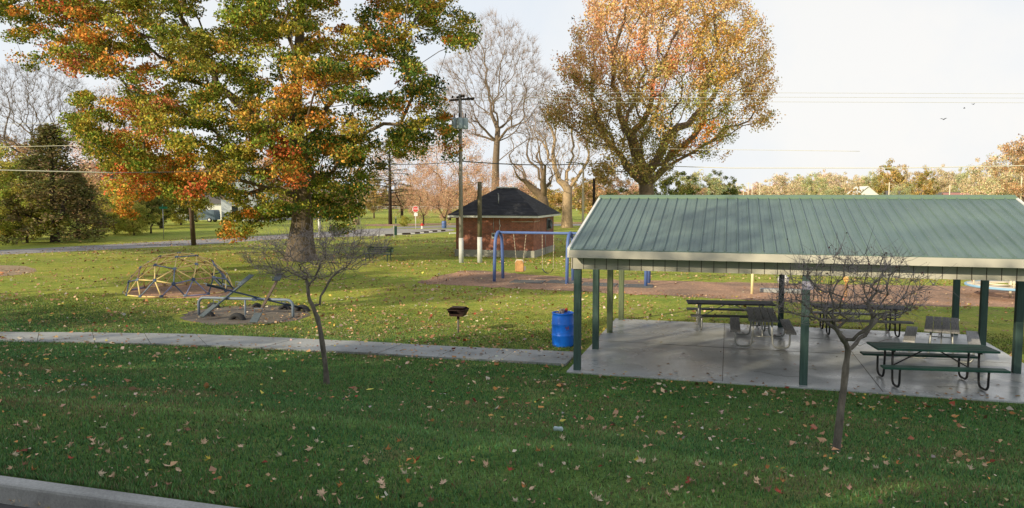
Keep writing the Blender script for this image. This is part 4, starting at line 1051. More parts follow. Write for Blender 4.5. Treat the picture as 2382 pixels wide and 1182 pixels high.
# ================================================================ HOUSE and CAR at left, far houses at right
def house(name, label, c, w, d, h, rh, m, mr, rz=0, windows=(), gable='x'):
    t = thing(name, label, 'house', c, rz)
    b = MB(); b.box((0, 0, h / 2 - .2), (w, d, h + .4)); b.build('wall', m, t)
    o = .35
    if gable == 'x':
        for yy in (-d / 2, d / 2): MB().add([(-w / 2, yy, h), (w / 2, yy, h), (0, yy, h + rh * .97)], [(0, 1, 2)]).build('gable', m, t)
        b = MB()
        for s in (-1, 1):
            k_ = 1 + o / (w / 2); A_ = [(s * w / 2 * k_, -d / 2 - o, h - rh * o / (w / 2)), (0, -d / 2 - o, h + rh), (0, d / 2 + o, h + rh), (s * w / 2 * k_, d / 2 + o, h - rh * o / (w / 2))]
            b.add(A_ + [(x, y, z - .14) for x, y, z in A_], [(0, 1, 2, 3), (7, 6, 5, 4), (0, 4, 5, 1), (2, 6, 7, 3), (3, 7, 4, 0)])
        b.build('roof', mr, t)
    else:
        for xx in (-w / 2, w / 2): MB().add([(xx, -d / 2, h), (xx, d / 2, h), (xx, 0, h + rh * .97)], [(0, 1, 2)]).build('gable', m, t)
        b = MB()
        for s in (-1, 1):
            A_ = [(-w / 2 - o, s * (d / 2 + o), h - rh * o / (d / 2)), (-w / 2 - o, 0, h + rh), (w / 2 + o, 0, h + rh), (w / 2 + o, s * (d / 2 + o), h - rh * o / (d / 2))]
            b.add(A_ + [(x, y, z - .14) for x, y, z in A_], [(0, 1, 2, 3), (7, 6, 5, 4), (0, 4, 5, 1), (2, 6, 7, 3), (3, 7, 4, 0)])
        b.build('roof', mr, t)
    for (x, z, ww, hh) in windows:
        fr = MB().box((x, -d / 2 - .03, z), (ww + .2, .06, hh + .2)).build('window', M['white'], t)
        MB().box((x, -d / 2 - .065, z), (ww, .02, hh)).build('pane', M['glass'], fr)
    return t
pc_ = AT(585, 500, 118); house('white_house', 'white two storey house partly hidden behind the oak leaves', (pc_.x, pc_.y, 0), 7.5, 9, 5.2, 3.0, M['siding2'], M['greyroof'], R(12), [(-1.8, 1.7, .9, 1.4), (1.6, 1.7, .9, 1.4), (-1.8, 4.2, .9, 1.3), (1.6, 4.2, .9, 1.3)])
pc_ = AT(500, 500, 124); gar = house('white_garage', 'bright white low garage with big door behind the parked vehicle', (pc_.x - .6, pc_.y, 0), 9.5, 7, 2.9, 1.6, M['siding'], M['greyroof'], R(8), [(-2.9, 1.6, .8, .9)], gable='y')
MB().box((1.9, -3.54, 1.15), (2.6, .08, 2.3)).build('garage_door', M['white'], gar)
def car(label, p, rz, m):
    t = thing('parked_van', label, 'van', p, rz)
    L_, W_ = 4.6, 1.85
    pr = [(-2.3, .35), (-2.3, 1.0), (-2.2, 1.75), (-1.9, 1.82), (.6, 1.82), (.85, 1.72), (1.35, 1.12), (2.15, .98), (2.3, .85), (2.3, .35)]
    n = len(pr); b = MB(); b.add([(x, -W_ / 2, z) for x, z in pr] + [(x, W_ / 2, z) for x, z in pr], [tuple(range(n)), tuple(range(2 * n - 1, n - 1, -1))] + [(i, i + n, (i + 1) % n + n, (i + 1) % n) for i in range(n)]); b.build('body', m, t, bevel=.06)
    for x, w_ in ((-1.6, .85), (-.55, .95), (.42, .75)): MB().box((x, -W_ / 2 - .006, 1.42), (w_, .02, .42)).build('window', mat('pale_glass', (.35, .42, .40), .2, spec=.8), t)
    for x in (-1.45, 1.45):
        for s in (-1, 1):
            wh = MB().lathe([(.14, -.11), (.33, -.11), (.35, 0), (.33, .11), (.14, .11)], n=20, c=(x, s * .85, .35), rot=Matrix.Rotation(R(90), 3, 'X')).build('wheel', M['rubber'], t)
            MB().lathe([(0, -.12), (.20, -.12), (.20, .12), (0, .12)], n=14, c=(x, s * .85, .35), rot=Matrix.Rotation(R(90), 3, 'X')).build('rim', M['white'], wh)
    MB().box((2.29, -.65, .85), (.06, .25, .16)).build('headlight', M['signwhite'], t)
    MB().box((2.29, .65, .85), (.06, .25, .16)).build('headlight', M['signwhite'], t)
pc_ = AT(472, 505, 112); car('blue grey boxy vehicle parked in front of the white garage', (pc_.x, pc_.y, 0), R(176), M['carblue'])
pc_ = AT(2004, 456, 210); house('pale_house', 'far white building with a steep gable seen just above the shelter ridge', (pc_.x, pc_.y, 0), 6.4, 10, 3.9, 2.7, M['siding'], M['white'], R(-8))
pc_ = AT(1920, 457, 190); o = MB().box((0, 0, 1.95), (17, 8, 3.9)).build('red_shed', M['redroof'], loc=(pc_.x, pc_.y, 0)); tag(o, 'long low red roofed shed just above the shelter ridge', 'shed')
pc_ = AT(2083, 456, 230); house('small_house', 'far small pale blue house with dark roof above the ridge', (pc_.x, pc_.y, 0), 5, 6, 3.9, 1.6, M['siding2'], M['greyroof'], R(-20), gable='y')
pc_ = AT(2290, 458, 230); house('grey_house', 'long grey roofed house at the far right above the ridge', (pc_.x, pc_.y, 0), 22, 9, 3.5, 1.4, M['siding'], M['redroof'], R(-20), gable='y')
pc_ = AT(2190, 458, 240); house('brown_roofed_house', 'low brown roofed house between two thin far poles', (pc_.x, pc_.y, 0), 13, 8, 3.3, 1.8, M['tan'], M['greyroof'], R(-15), gable='y')
for x, y, d, lb in ((2069, 424, 200, 'thin pale pole beside the small pale blue house'), (2210, 431, 200, 'thin pale pole before the brown roofed house'), (2168, 436, 220, 'very thin far pole left of the brown roofed house'), (2234, 441, 240, 'short far pole right of the brown roofed house'), (2378, 400, 150, 'pale bent pole at the right edge of the view'),
                    (1714, 425, 260, 'leftmost far pole in the pale industrial yard'), (1730, 432, 260, 'second far pole in the pale industrial yard'), (1741, 424, 260, 'third far pole in the pale industrial yard'), (1750, 428, 260, 'fourth far pole in the pale industrial yard'), (1768, 424, 260, 'rightmost far pole in the pale industrial yard')):
    tpp = AT(x, y, d); t = thing('far_pole', lb, 'utility pole', (tpp.x, tpp.y, 0)); MB().tube([(0, 0, -.1), (0, 0, tpp.z)], [.17, .13], 6).build('shaft', M['cream'], t); MB().box((0, 0, tpp.z - .5), (1.8, .12, .14)).build('crossarm', M['cream'], t)

# ================================================================ BIRDS
for x, y, d, s, lb in ((1332, 44, 60, .8, 'tiny dark bird flying alone left of the maple top'), (2195, 278, 80, 1.1, 'largest and lowest of three dark birds in the right sky'), (2243, 252, 95, .9, 'middle one of three dark birds in the right sky'), (2264, 243, 100, .9, 'highest and rightmost of three dark birds in the right sky')):
    q = AT(x, y, d); t = thing('bird', lb, 'bird', q, random.uniform(-.5, .5), 'birds in the sky')
    MB().tube([(-.14, 0, 0), (-.06, 0, .0), (.04, 0, .01), (.12, 0, .02), (.17, 0, .02)], [.012, .04, .045, .028, .01], 8).build('body', M['bird'], t)
    for k in (-1, 1):
        b = MB(); b.add([(-.05, k * .02, .02), (.06, k * .02, .02), (.03, k * .22, .13), (-.03, k * .38, .10), (-.06, k * .18, .11)], [(0, 1, 2, 3, 4)]); b.build('wing', M['bird'], t)
    t.scale = (s * 1.0,) * 3
#@@TREES
# ================================================================ TREES
def pick_colors(px, keys, base, spread):
    """px (n,2); keys: (x, y, radius, colour, strength)"""
    c = np.tile(np.array(base, float), (len(px), 1))
    for x, y, r, col_, st_ in keys:
        w = np.exp(-(((px[:, 0] - x) ** 2 + (px[:, 1] - y) ** 2) / (r * r))) * st_
        k = rng.uniform(0, 1, len(px)) < w * spread
        c[k] = col_
    return c
GREEN = (.16, .235, .035); DGREEN = (.085, .145, .03); OLIVE = (.36, .35, .06); YEL = (.52, .42, .07); ORA = (.82, .32, .07); RED = (.80, .20, .08); PINK = (.85, .30, .15); GOLD = (.68, .38, .08)

# ---- the big oak
oak_px, DOAK = (700, 605), G(700, 605).y
ot = G(*oak_px)
oak = thing('oak_tree', 'huge spreading oak with green and orange autumn leaves', 'oak tree', (0, 0, 0))
outline = [(-60, -260), (120, -330), (420, -420), (760, -420), (980, -260), (1060, -60), (1094, 30), (1108, 90), (1085, 118), (1040, 100), (1000, 96), (955, 84), (960, 150), (1000, 172), (1030, 205), (1022, 240), (1058, 285), (1062, 372), (1020, 370), (990, 345), (945, 372), (900, 330), (868, 362), (902, 398), (868, 428), (838, 448), (842, 505), (822, 545), (760, 532), (700, 515), (668, 510), (628, 522), (590, 500), (606, 546), (520, 550), (538, 500), (560, 470), (500, 450), (462, 500), (430, 470), (392, 462), (352, 448), (335, 498), (295, 502), (262, 450), (246, 385), (205, 335), (165, 310), (152, 262), (180, 232), (225, 205), (300, 240), (300, 200), (262, 170), (165, 180), (128, 150), (70, 160), (22, 112), (42, 62), (-10, 40), (-60, 40)]
holes = [[(168, 190), (250, 178), (300, 205), (285, 245), (200, 215)], [(860, 150), (925, 150), (940, 200), (895, 235), (860, 190)], [(870, 275), (925, 285), (905, 340), (868, 330)], [(778, 0), (830, -40), (850, 30), (800, 62)], [(455, 0), (520, -20), (540, 60), (480, 70)], [(505, 200), (545, 190), (560, 240), (520, 260)], [(600, 130), (650, 120), (640, 180), (600, 190)]]
C, px = sample_outline(2250, outline, holes, DOAK, 9.5, 600, 100, 560, 480, (-60, -420, 1110, 550))
# group clusters in bouquets: drop those in gaps of a 3-D noise so that sky shows through
def gapnoise(C, s): return np.sin(C[:, 0] * s + 1.3) * np.sin(C[:, 1] * s * .8 + .4) * np.sin(C[:, 2] * s * 1.3 + 2.1) + .35 * np.sin(C[:, 0] * s * 2.3) * np.sin(C[:, 2] * s * 2.7 + 1)
k = (gapnoise(C, .85) > -.56) | ((px[:, 1] > 370) & (gapnoise(C, .85) > -.75)) | ((px[:, 0] > 870) & (px[:, 1] > 120) & (gapnoise(C, .85) > -.8))
inner = (C[:, 2] < 6.2) & (np.hypot(C[:, 0] - ot.x, C[:, 1] - ot.y) < 3.2); k &= ~(inner & (px[:, 1] > 440) & (C[:, 1] < DOAK + .5) & (np.abs(px[:, 0] - 700) < 45))
C, px = C[k], px[k]
okeys = [(200, 60, 190, OLIVE, .75), (100, 120, 90, ORA, .8), (230, 90, 120, ORA, .7), (190, 150, 60, PINK, .5), (120, 30, 40, RED, .7), (330, 295, 65, PINK, 1.1), (310, 300, 30, RED, .8), (620, 245, 48, RED, 1.1), (655, 270, 40, ORA, .9), (650, 375, 42, RED, 1.0), (700, 340, 80, ORA, .5), (285, 430, 55, RED, 1.1), (310, 480, 35, ORA, 1.1), (455, 440, 75, ORA, 1.1), (430, 480, 35, RED, .8), (780, 100, 140, ORA, .5), (830, 110, 100, ORA, .6), (860, 220, 90, GOLD, .4), (700, 60, 130, YEL, .6), (760, 210, 130, YEL, .55), (1000, 60, 90, YEL, .6), (1010, 255, 55, ORA, .9), (960, 300, 80, YEL, .6), (1000, 330, 60, ORA, .5), (250, 330, 120, YEL, .6), (420, 330, 160, YEL, .35), (560, 530, 50, YEL, .9), (560, 535, 40, ORA, .5), (690, 500, 90, ORA, .25), (480, 140, 220, OLIVE, .7), (720, 250, 200, GOLD, .25), (900, 180, 120, DGREEN, .7), (800, 440, 130, DGREEN, .75), (640, 460, 100, OLIVE, .6), (330, 380, 90, ORA, .3)]
cc = pick_colors(px, okeys, (.21, .27, .04), .85)
LP, li = clusters(C, 185, .78, .55)
cc = cc * np.clip(rng.normal(1, .22, (len(cc), 1)), .5, 1.6); lc = cc[li]; alt = rng.uniform(0, 1, len(li)); lc = np.where((alt < .20)[:, None], np.array(OLIVE), lc); lc = np.where(((alt > .93))[:, None], np.array(GOLD), lc); lc = np.where(((alt > .82) & (alt < .9))[:, None], np.array(DGREEN), lc)
leaf_cloud('leaves', LP, .155, vary(lc, .25, .08), M['leaf'], oak, droop=.3, aspect=.75)
def pxpt(x, y, d=0): return np.array(AT(x, y, DOAK + d))
trunk = [np.array((ot.x, ot.y, -.15)), np.array((ot.x, ot.y, .35)), np.array((ot.x + .05, ot.y, 1.4)), pxpt(703, 520), pxpt(703, 460), pxpt(700, 400), pxpt(692, 330), pxpt(688, 250), pxpt(692, 150), pxpt(700, 40), pxpt(690, -80), pxpt(700, -200)]
limbs = [[(700, 400, 0), (660, 330, -1), (600, 280, -1.5), (545, 235, -2), (505, 200, -2.5), (470, 120, -3), (420, 40, -3.5), (380, -60, -4)],
         [(702, 470, 0), (650, 440, -1.2), (600, 430, -2.5), (560, 420, -3.5), (500, 432, -4.5), (450, 440, -5)],
         [(692, 330, 0), (760, 250, 1), (830, 170, 1.5), (880, 110, 1.5), (960, 60, 1), (1040, 40, 1)],
         [(700, 410, 0), (760, 350, -1), (850, 310, -2), (930, 290, -2.5), (1000, 300, -2.5)],
         [(693, 300, 0), (610, 160, 2), (560, 60, 3), (500, -60, 3)], [(690, 250, 0), (600, 200, -2), (480, 180, -4), (360, 175, -5), (260, 120, -6), (150, 90, -6)],
         [(700, 390, 0), (560, 340, 1), (430, 300, 2), (300, 330, 2)], [(703, 450, 0), (760, 440, 3), (820, 430, 5)], [(702, 420, 0), (690, 330, 5), (640, 200, 8)], [(700, 430, 0), (720, 380, -4), (740, 300, -7), (760, 200, -8)]]
tg = [pxpt(*q) for l in limbs for q in l[1:]]
sub = C[rng.choice(len(C), min(len(C), 1200), replace=False)]
Pk, par, nr = skeleton(trunk, np.array(list(tg) + list(sub)), bf=.28, down=.8, start=4)
branches('trunk', Pk, par, nr, M['bark'], oak, .24, .016, rroot=[1.22, .94, .77, .67, .56, .50, .42, .36, .30, .24, .16, .08], jit=.4, sides=(12, 5, 3))

# ---- the orange maple behind the shelter
DM = 58.0; mp_ = thing('maple_tree', 'tall fan shaped maple with orange leaves behind the shelter roof', 'maple tree', (0, 0, 0))
mout = [(1400, -40), (1430, -130), (1540, -210), (1650, -160), (1720, -60), (1745, 30), (1775, 62), (1795, 110), (1780, 160), (1800, 212), (1770, 240), (1795, 275), (1785, 302), (1730, 285), (1700, 300), (1712, 330), (1680, 345), (1692, 372), (1640, 362), (1590, 345), (1565, 400), (1500, 420), (1450, 400), (1400, 430), (1370, 400), (1400, 350), (1350, 330), (1290, 300), (1268, 262), (1285, 200), (1300, 150), (1325, 115), (1330, 70), (1360, 30)]
C, px = sample_outline(1900, mout, [[(1560, 290), (1600, 280), (1640, 320), (1580, 335)], [(1330, 330), (1390, 340), (1380, 380)]], DM, 8.5, 1540, 110, 270, 340, (1260, -220, 1810, 440))
k = gapnoise(C, 1.5) > -.06; C, px = C[k], px[k]
mk = [(1540, 60, 330, (.84, .53, .25), .95), (1450, 100, 200, (.86, .50, .27), .8), (1640, 60, 160, (.78, .54, .2), .6), (1570, 150, 60, PINK, .6), (1700, 200, 130, (.66, .40, .10), .6), (1350, 280, 90, (.42, .33, .12), .9), (1440, 300, 110, (.52, .38, .14), .8), (1640, 290, 120, (.38, .36, .10), .8), (1540, 380, 120, (.36, .31, .10), .9), (1300, 240, 50, (.4, .24, .05), .6), (1610, 320, 45, ORA, .5)]
cc = pick_colors(px, mk, (.60, .41, .17), .9)
dv_ = C - np.array([float(AT(1505, 455, DM).x), DM, 1.0]); dv_ /= np.linalg.norm(dv_, axis=1)[:, None]
LP, li = clusters(C, 88, .62, .8); LP += dv_[li] * rng.uniform(-.5, .6, (len(li), 1))
leaf_cloud('leaves', LP, .155, vary(cc[li], .25, .1), M['leaf'], mp_, aspect=.7)
def mpt(x, y, d=0): return np.array(AT(x, y, DM + d))
b0 = AT(1508, 480, DM)
trunk = [np.array((b0.x, DM, -.15)), np.array((b0.x, DM, 1.0)), mpt(1505, 470), mpt(1503, 430), mpt(1502, 405)]
limbs = [[(1480, 360, -.5), (1455, 300, -1), (1440, 220, -1.5), (1425, 120, -2), (1410, 30, -2)], [(1505, 340, .5), (1512, 260, 1), (1515, 170, 1), (1500, 60, 1), (1490, -60, 1)], [(1530, 370, 0), (1560, 310, 0), (1575, 240, 0), (1590, 140, 0), (1600, 30, 0), (1610, -90, 0)], [(1545, 380, -1), (1590, 340, -1.5), (1640, 280, -2), (1700, 220, -2.5), (1760, 180, -3)], [(1470, 380, 1), (1420, 340, 2), (1360, 300, 3), (1310, 240, 3)], [(1500, 330, -3), (1520, 220, -5), (1530, 100, -6)], [(1510, 330, 3), (1550, 220, 5), (1540, 90, 6)], [(1540, 350, 0), (1600, 290, 1), (1650, 160, 2), (1700, 60, 2)]]
tg = [mpt(*q) for l in limbs for q in l]; sub = C[rng.choice(len(C), min(len(C), 1150), replace=False)]
Pk, par, nr = skeleton(trunk, np.array(list(tg) + list(sub)), bf=.42, down=2)
branches('trunk', Pk, par, nr, mat('maple_bark', (.24, .18, .135), .95, var=.4), mp_, .40, .014, rroot=[.85, .72, .62, .55, .48], jit=.5, sides=(10, 5, 3))

# ---- generic bare tree from an outline
def bare_tree(name, label, base_px, D, out, holes, cx, cy, rx, ry, box, n, trunk_px, limbs, m, r0, rroot, rtip, depth=5, leaves=None, bf=.5, mt=None, cat='bare tree', down=2.5):
    t = thing(name, label, cat, (0, 0, 0))
    C, px = sample_outline(n, out, holes, D, depth, cx, cy, rx, ry, box)
    tr_ = [np.array(AT(x, y, D)) for x, y in trunk_px]; tr_[0][2] = -.15
    tg = [np.array(AT(x, y, D + d)) for l in limbs for x, y, d in l]
    Pk, par, nr = skeleton(tr_, np.array(list(tg) + list(C)), bf=bf, down=down)
    branches('trunk', Pk, par, nr, m, t, r0, rtip, rroot=rroot, jit=.4, sides=(9, 4, 3))
    # fine twigs at the tips
    P0 = C; nt_ = len(P0); rp = 9
    base = np.repeat(P0, rp, axis=0); c0 = np.array(tr_[-1]); dirn = base - c0; dirn /= np.linalg.norm(dirn, axis=1)[:, None]
    dirn = dirn + rng.normal(size=dirn.shape) * .55; dirn /= np.linalg.norm(dirn, axis=1)[:, None]
    L_ = rng.uniform(.5, 1.3, (len(base), 1)) * depth * .14; side = np.cross(dirn, rng.normal(size=dirn.shape)); side /= np.linalg.norm(side, axis=1)[:, None]
    w = rtip * 1.1; V = np.stack([base - side * w, base + side * w, base + dirn * L_], 1)
    mesh_np('twigs', V.reshape(-1, 3), np.arange(len(base) * 3).reshape(-1, 3), None, mt or M['twig'], t, nv=3)
    if leaves is not None:
        cnt, size, col_, rad_ = leaves
        LP, li = clusters(C, cnt, rad_, .8); leaf_cloud('leaves', LP, size, vary(np.tile(np.array(col_), (len(LP), 1)), .3, .12), M['leaf'], t)
    return t
bare_tree('bare_tree', 'tall bare tree with purplish fan of fine twigs behind the brick building', None, 95, [(1150, 28), (1172, 62), (1195, 42), (1215, 82), (1245, 92), (1258, 150), (1290, 190), (1268, 230), (1292, 285), (1240, 335), (1190, 300), (1150, 270), (1110, 325), (1060, 300), (1012, 245), (1032, 200), (1008, 160), (1052, 132), (1060, 88), (1096, 84), (1112, 44)], [], 1150, 160, 135, 150, (1005, 25, 1295, 340), 1500,
          [(1152, 520), (1152, 440), (1153, 380), (1156, 330), (1158, 300)], [[(1150, 250, 0), (1150, 180, 0), (1155, 110, 0), (1158, 50, 0)], [(1135, 260, -1), (1110, 200, -2), (1090, 140, -2), (1080, 90, -2)], [(1175, 250, 1), (1195, 180, 1), (1210, 120, 1), (1215, 70, 1)], [(1120, 280, 1), (1080, 230, 2), (1045, 185, 2)], [(1180, 300, -1), (1215, 240, -2), (1245, 190, -2)], [(1120, 300, 0), (1090, 270, 0), (1060, 255, 0)]], mat('tan_bare_bark', (.25, .19, .14), .95, var=.3), .22, [.62, .52, .44, .38, .32], .010, depth=8, mt=mat('purplish_twigs', (.32, .24, .20), .9), leaves=(1, .10, (.42, .25, .18), .5))
bare_tree('pollarded_tree', 'tan barked tree with thick cut back limbs between building and lamp post', None, 92, [(1250, 200), (1300, 185), (1350, 220), (1395, 300), (1400, 350), (1360, 400), (1300, 400), (1250, 330), (1215, 280), (1215, 230)], [], 1305, 300, 95, 110, (1210, 180, 1405, 405), 420,
          [(1319, 540), (1319, 500), (1320, 460), (1321, 440)], [[(1345, 410, 0), (1365, 370, 0), (1385, 345, 0)], [(1318, 400, 1), (1315, 350, 1), (1305, 320, 1)], [(1295, 400, -1), (1275, 350, -1), (1245, 300, -1), (1215, 265, -1)], [(1335, 400, 1), (1335, 340, 2), (1330, 290, 2)], [(1300, 420, 0), (1290, 390, 0), (1275, 370, 0)]], mat('sunlit_tan_bark', (.50, .37, .24), .95, var=.3, vscale=2), .36, [.80, .64, .60, .56], .011, depth=4.5, leaves=(7, .13, (.40, .25, .09), .6), cat='tree')
bare_tree('spreading_tree', 'dark forked leafless tree spreading low right behind the brick building', None, 84, [(1180, 300), (1230, 270), (1290, 300), (1310, 380), (1300, 430), (1200, 420), (1170, 360)], [], 1240, 350, 75, 90, (1165, 265, 1315, 435), 200,
          [(1268, 560), (1266, 500), (1264, 472), (1263, 460)], [[(1235, 435, 0), (1215, 400, 0), (1195, 350, 0), (1178, 305, 0)], [(1262, 430, 1), (1255, 380, 1), (1240, 320, 1)], [(1285, 435, -1), (1305, 400, -1), (1320, 360, -1), (1330, 330, -1)], [(1250, 420, 2), (1230, 360, 2), (1225, 320, 2)], [(1275, 420, -2), (1285, 370, -2), (1280, 330, -2)]], mat('brown_fork_bark', (.24, .175, .12), .95, var=.4, vscale=3), .36, [.75, .66, .60, .52], .011, depth=4, leaves=(3, .13, (.42, .26, .11), .5), cat='tree')
bare_tree('bare_tree', 'broad bare tree with many ascending limbs at the far left', None, 95, [(-60, 200), (0, 150), (60, 140), (110, 150), (160, 170), (205, 205), (215, 260), (190, 320), (120, 350), (20, 350), (-60, 330)], [], 80, 250, 150, 130, (-60, 135, 220, 355), 1300,
          [(80, 560), (80, 460), (82, 400), (85, 360)], [[(60, 310, 0), (30, 260, 0), (0, 215, 0), (-20, 190, 0)], [(95, 310, 1), (105, 250, 1), (112, 190, 1), (115, 160, 1)], [(75, 310, -1), (65, 240, -1), (60, 180, -1)], [(120, 320, 2), (150, 260, 2), (170, 210, 2), (180, 180, 2)], [(40, 330, 2), (-10, 290, 2), (-50, 260, 2)]], M['barkmid'], .17, [.5, .40, .32, .26], .010, depth=7, leaves=(2, .11, (.40, .24, .16), .6))
bare_tree('bare_tree', 'hazy bare tree showing through the gap left of the oak trunk crown', None, 100, [(200, 230), (250, 190), (310, 180), (340, 240), (340, 330), (280, 380), (200, 360), (180, 290)], [], 265, 290, 90, 110, (180, 180, 345, 385), 300,
          [(262, 560), (262, 460), (262, 400)], [[(240, 340, 0), (225, 280, 0)], [(265, 330, 0), (270, 260, 0), (265, 210, 0)], [(290, 340, 0), (315, 270, 0)]], M['barkmid'], .17, [.45, .36, .26], .010, depth=6, leaves=(10, .16, (.50, .30, .18), .8))
# bare conifer-like tree between road and field
t = thing('sparse_larch', 'thin upright sparse tree with short level branches left of the stop sign', 'tree', (0, 0, 0))
bs = G(908, 522); top_ = AT(906, 320, bs.y); b = MB(); b.tube([(bs.x, bs.y, -.1), (bs.x, bs.y, top_.z * .5), (top_.x, bs.y, top_.z)], [.28, .2, .04], 8); 
tips = []
for i in range(70):
    f_ = .18 + .8 * i / 70; z = top_.z * f_; L_ = 5.2 * (1.05 - f_) + .5; a = random.uniform(0, 6.28); e_ = Vector((bs.x + L_ * math.cos(a), bs.y + L_ * math.sin(a), z + L_ * random.uniform(-.12, .12))); s_ = Vector((bs.x, bs.y, z)); b.tube([s_, s_.lerp(e_, .5) + Vector((0, 0, .15)), e_], [.05, .035, .012], 4, cap=False)
    for q in range(7): tips.append(s_.lerp(e_, random.uniform(.35, 1)))
b.build('trunk', M['barkdark'], t)
LP, li = clusters(np.array([tuple(q) for q in tips]), 7, .5, .4); leaf_cloud('needles', LP, .16, vary(np.tile(np.array((.22, .20, .10)), (len(LP), 1)), .3), M['leaf'], t)

# ---- the two young bare trees on the verge
def young(label, base_px, trunk_px, limbs, out, cx, cy, rx, ry, box, n, r, lean):
    t = thing('young_bare_tree', label, 'young tree', (0, 0, 0)); b0 = GT(*base_px); D = b0.y
    tr_ = [np.array((b0.x, D, b0.z - .08)), np.array((b0.x, D, b0.z + .03))] + [np.array(AT(x, y, D + d)) for x, y, d in trunk_px]
    C, px = sample_outline(n, out, [], D, rx / F * D * .75, cx, cy, rx, ry, box)
    tg = [np.array(AT(x, y, D + d * .6)) for l in limbs for x, y, d in l]
    # keep crown points above a shallow bowl
    Pk, par, nr = skeleton(tr_, np.array(list(tg) + list(C)), bf=.30, down=1.2)
    rr = [r * 1.75, r * 1.25] + [r * (1.02 - .05 * i) * random.uniform(.93, 1.1) for i in range(len(trunk_px))]
    branches('trunk', Pk, par, nr, M['youngbark'], t, r * .78, .003, rroot=rr, jit=.05, sides=(12, 6, 4), pw=2.1, knots=.008)
    rp = 4; base = np.repeat(C, rp, axis=0); dirn = rng.normal(size=base.shape) + np.array([0, 0, .35]) + (base - tr_[-1]) * .5; dirn /= np.linalg.norm(dirn, axis=1)[:, None]
    L_ = .06 + rng.uniform(0, 1, (len(base), 1)) ** 1.8 * .34; b = MB()
    for p_, d_, l_ in zip(base, dirn, L_):
        q1 = p_ + d_ * l_ * .5 + rng.normal(size=3) * l_ * .09; q2 = p_ + d_ * l_; b.tube([p_, q1, q2], [.003, .0023, .0014], 3, cap=False)
    b.build('twigs', M['twig'], t)
    # a few buds and shrivelled fruit
    k_ = rng.choice(len(base), int(len(base) * .16)); LP = base[k_] + dirn[k_] * L_[k_]
    tag(leaf_cloud('buds', LP, .028, vary(np.tile(np.array((.10, .055, .045)), (len(LP), 1)), .3), M['leaf'], t), kind='stuff')
    return t
young('leafless young tree with dark forked trunk left of the grill', (760, 893), [(757, 850, 0), (750, 800, 0), (744, 762, 0), (738, 738, 0)],
      [[(728, 712, -.1), (718, 690, -.2), (716, 668, -.2), (700, 645, -.3), (680, 636, -.4), (655, 628, -.5), (630, 622, -.6)], [(744, 708, .1), (752, 680, .2), (765, 655, .3), (780, 638, .3), (805, 622, .4), (840, 600, .5), (870, 575, .5)], [(716, 668, -.2), (735, 640, 0), (745, 610, 0), (735, 570, 0)], [(700, 645, .3), (660, 600, .4), (640, 570, .5)], [(752, 680, .2), (790, 650, -.3), (830, 640, -.6)], [(765, 655, .3), (775, 600, .6), (770, 560, .7)]],
      [(600, 560), (650, 545), (720, 535), (790, 528), (850, 540), (905, 565), (890, 600), (850, 620), (800, 640), (740, 655), (690, 655), (640, 645), (590, 630), (565, 600)], 735, 600, 175, 62, (560, 520, 910, 660), 560, .050, 0)
young('leafless young tree with reddish spreading twigs in front of the shelter', (1945, 1050), [(1951, 1000, 0), (1956, 950, 0), (1963, 900, 0), (1967, 860, 0), (1970, 835, 0), (1973, 815, 0)],
      [[(1962, 790, -.1), (1945, 765, -.2), (1925, 735, -.3), (1905, 715, -.4), (1870, 705, -.5), (1830, 700, -.6)], [(1992, 798, .1), (2012, 780, .2), (2040, 745, .3), (2060, 725, .3), (2095, 705, .4), (2140, 685, .5)], [(2000, 805, .3), (2040, 797, .4), (2075, 790, .5)], [(1985, 790, -.2), (2010, 770, -.3), (2030, 740, -.4), (2020, 700, -.5), (2010, 660, -.5)], [(1925, 735, .2), (1930, 690, .4), (1900, 650, .5)], [(2060, 725, .0), (2050, 680, -.3), (2070, 640, -.5)], [(1945, 765, .3), (1970, 700, .5), (1975, 650, .6)]],
      [(1830, 640), (1880, 605), (1940, 590), (2010, 585), (2080, 592), (2130, 620), (2180, 665), (2170, 705), (2110, 735), (2050, 760), (1990, 755), (1940, 752), (1880, 745), (1820, 735), (1785, 700)], 1985, 680, 205, 88, (1780, 580, 2190, 765), 330, .045, 0)

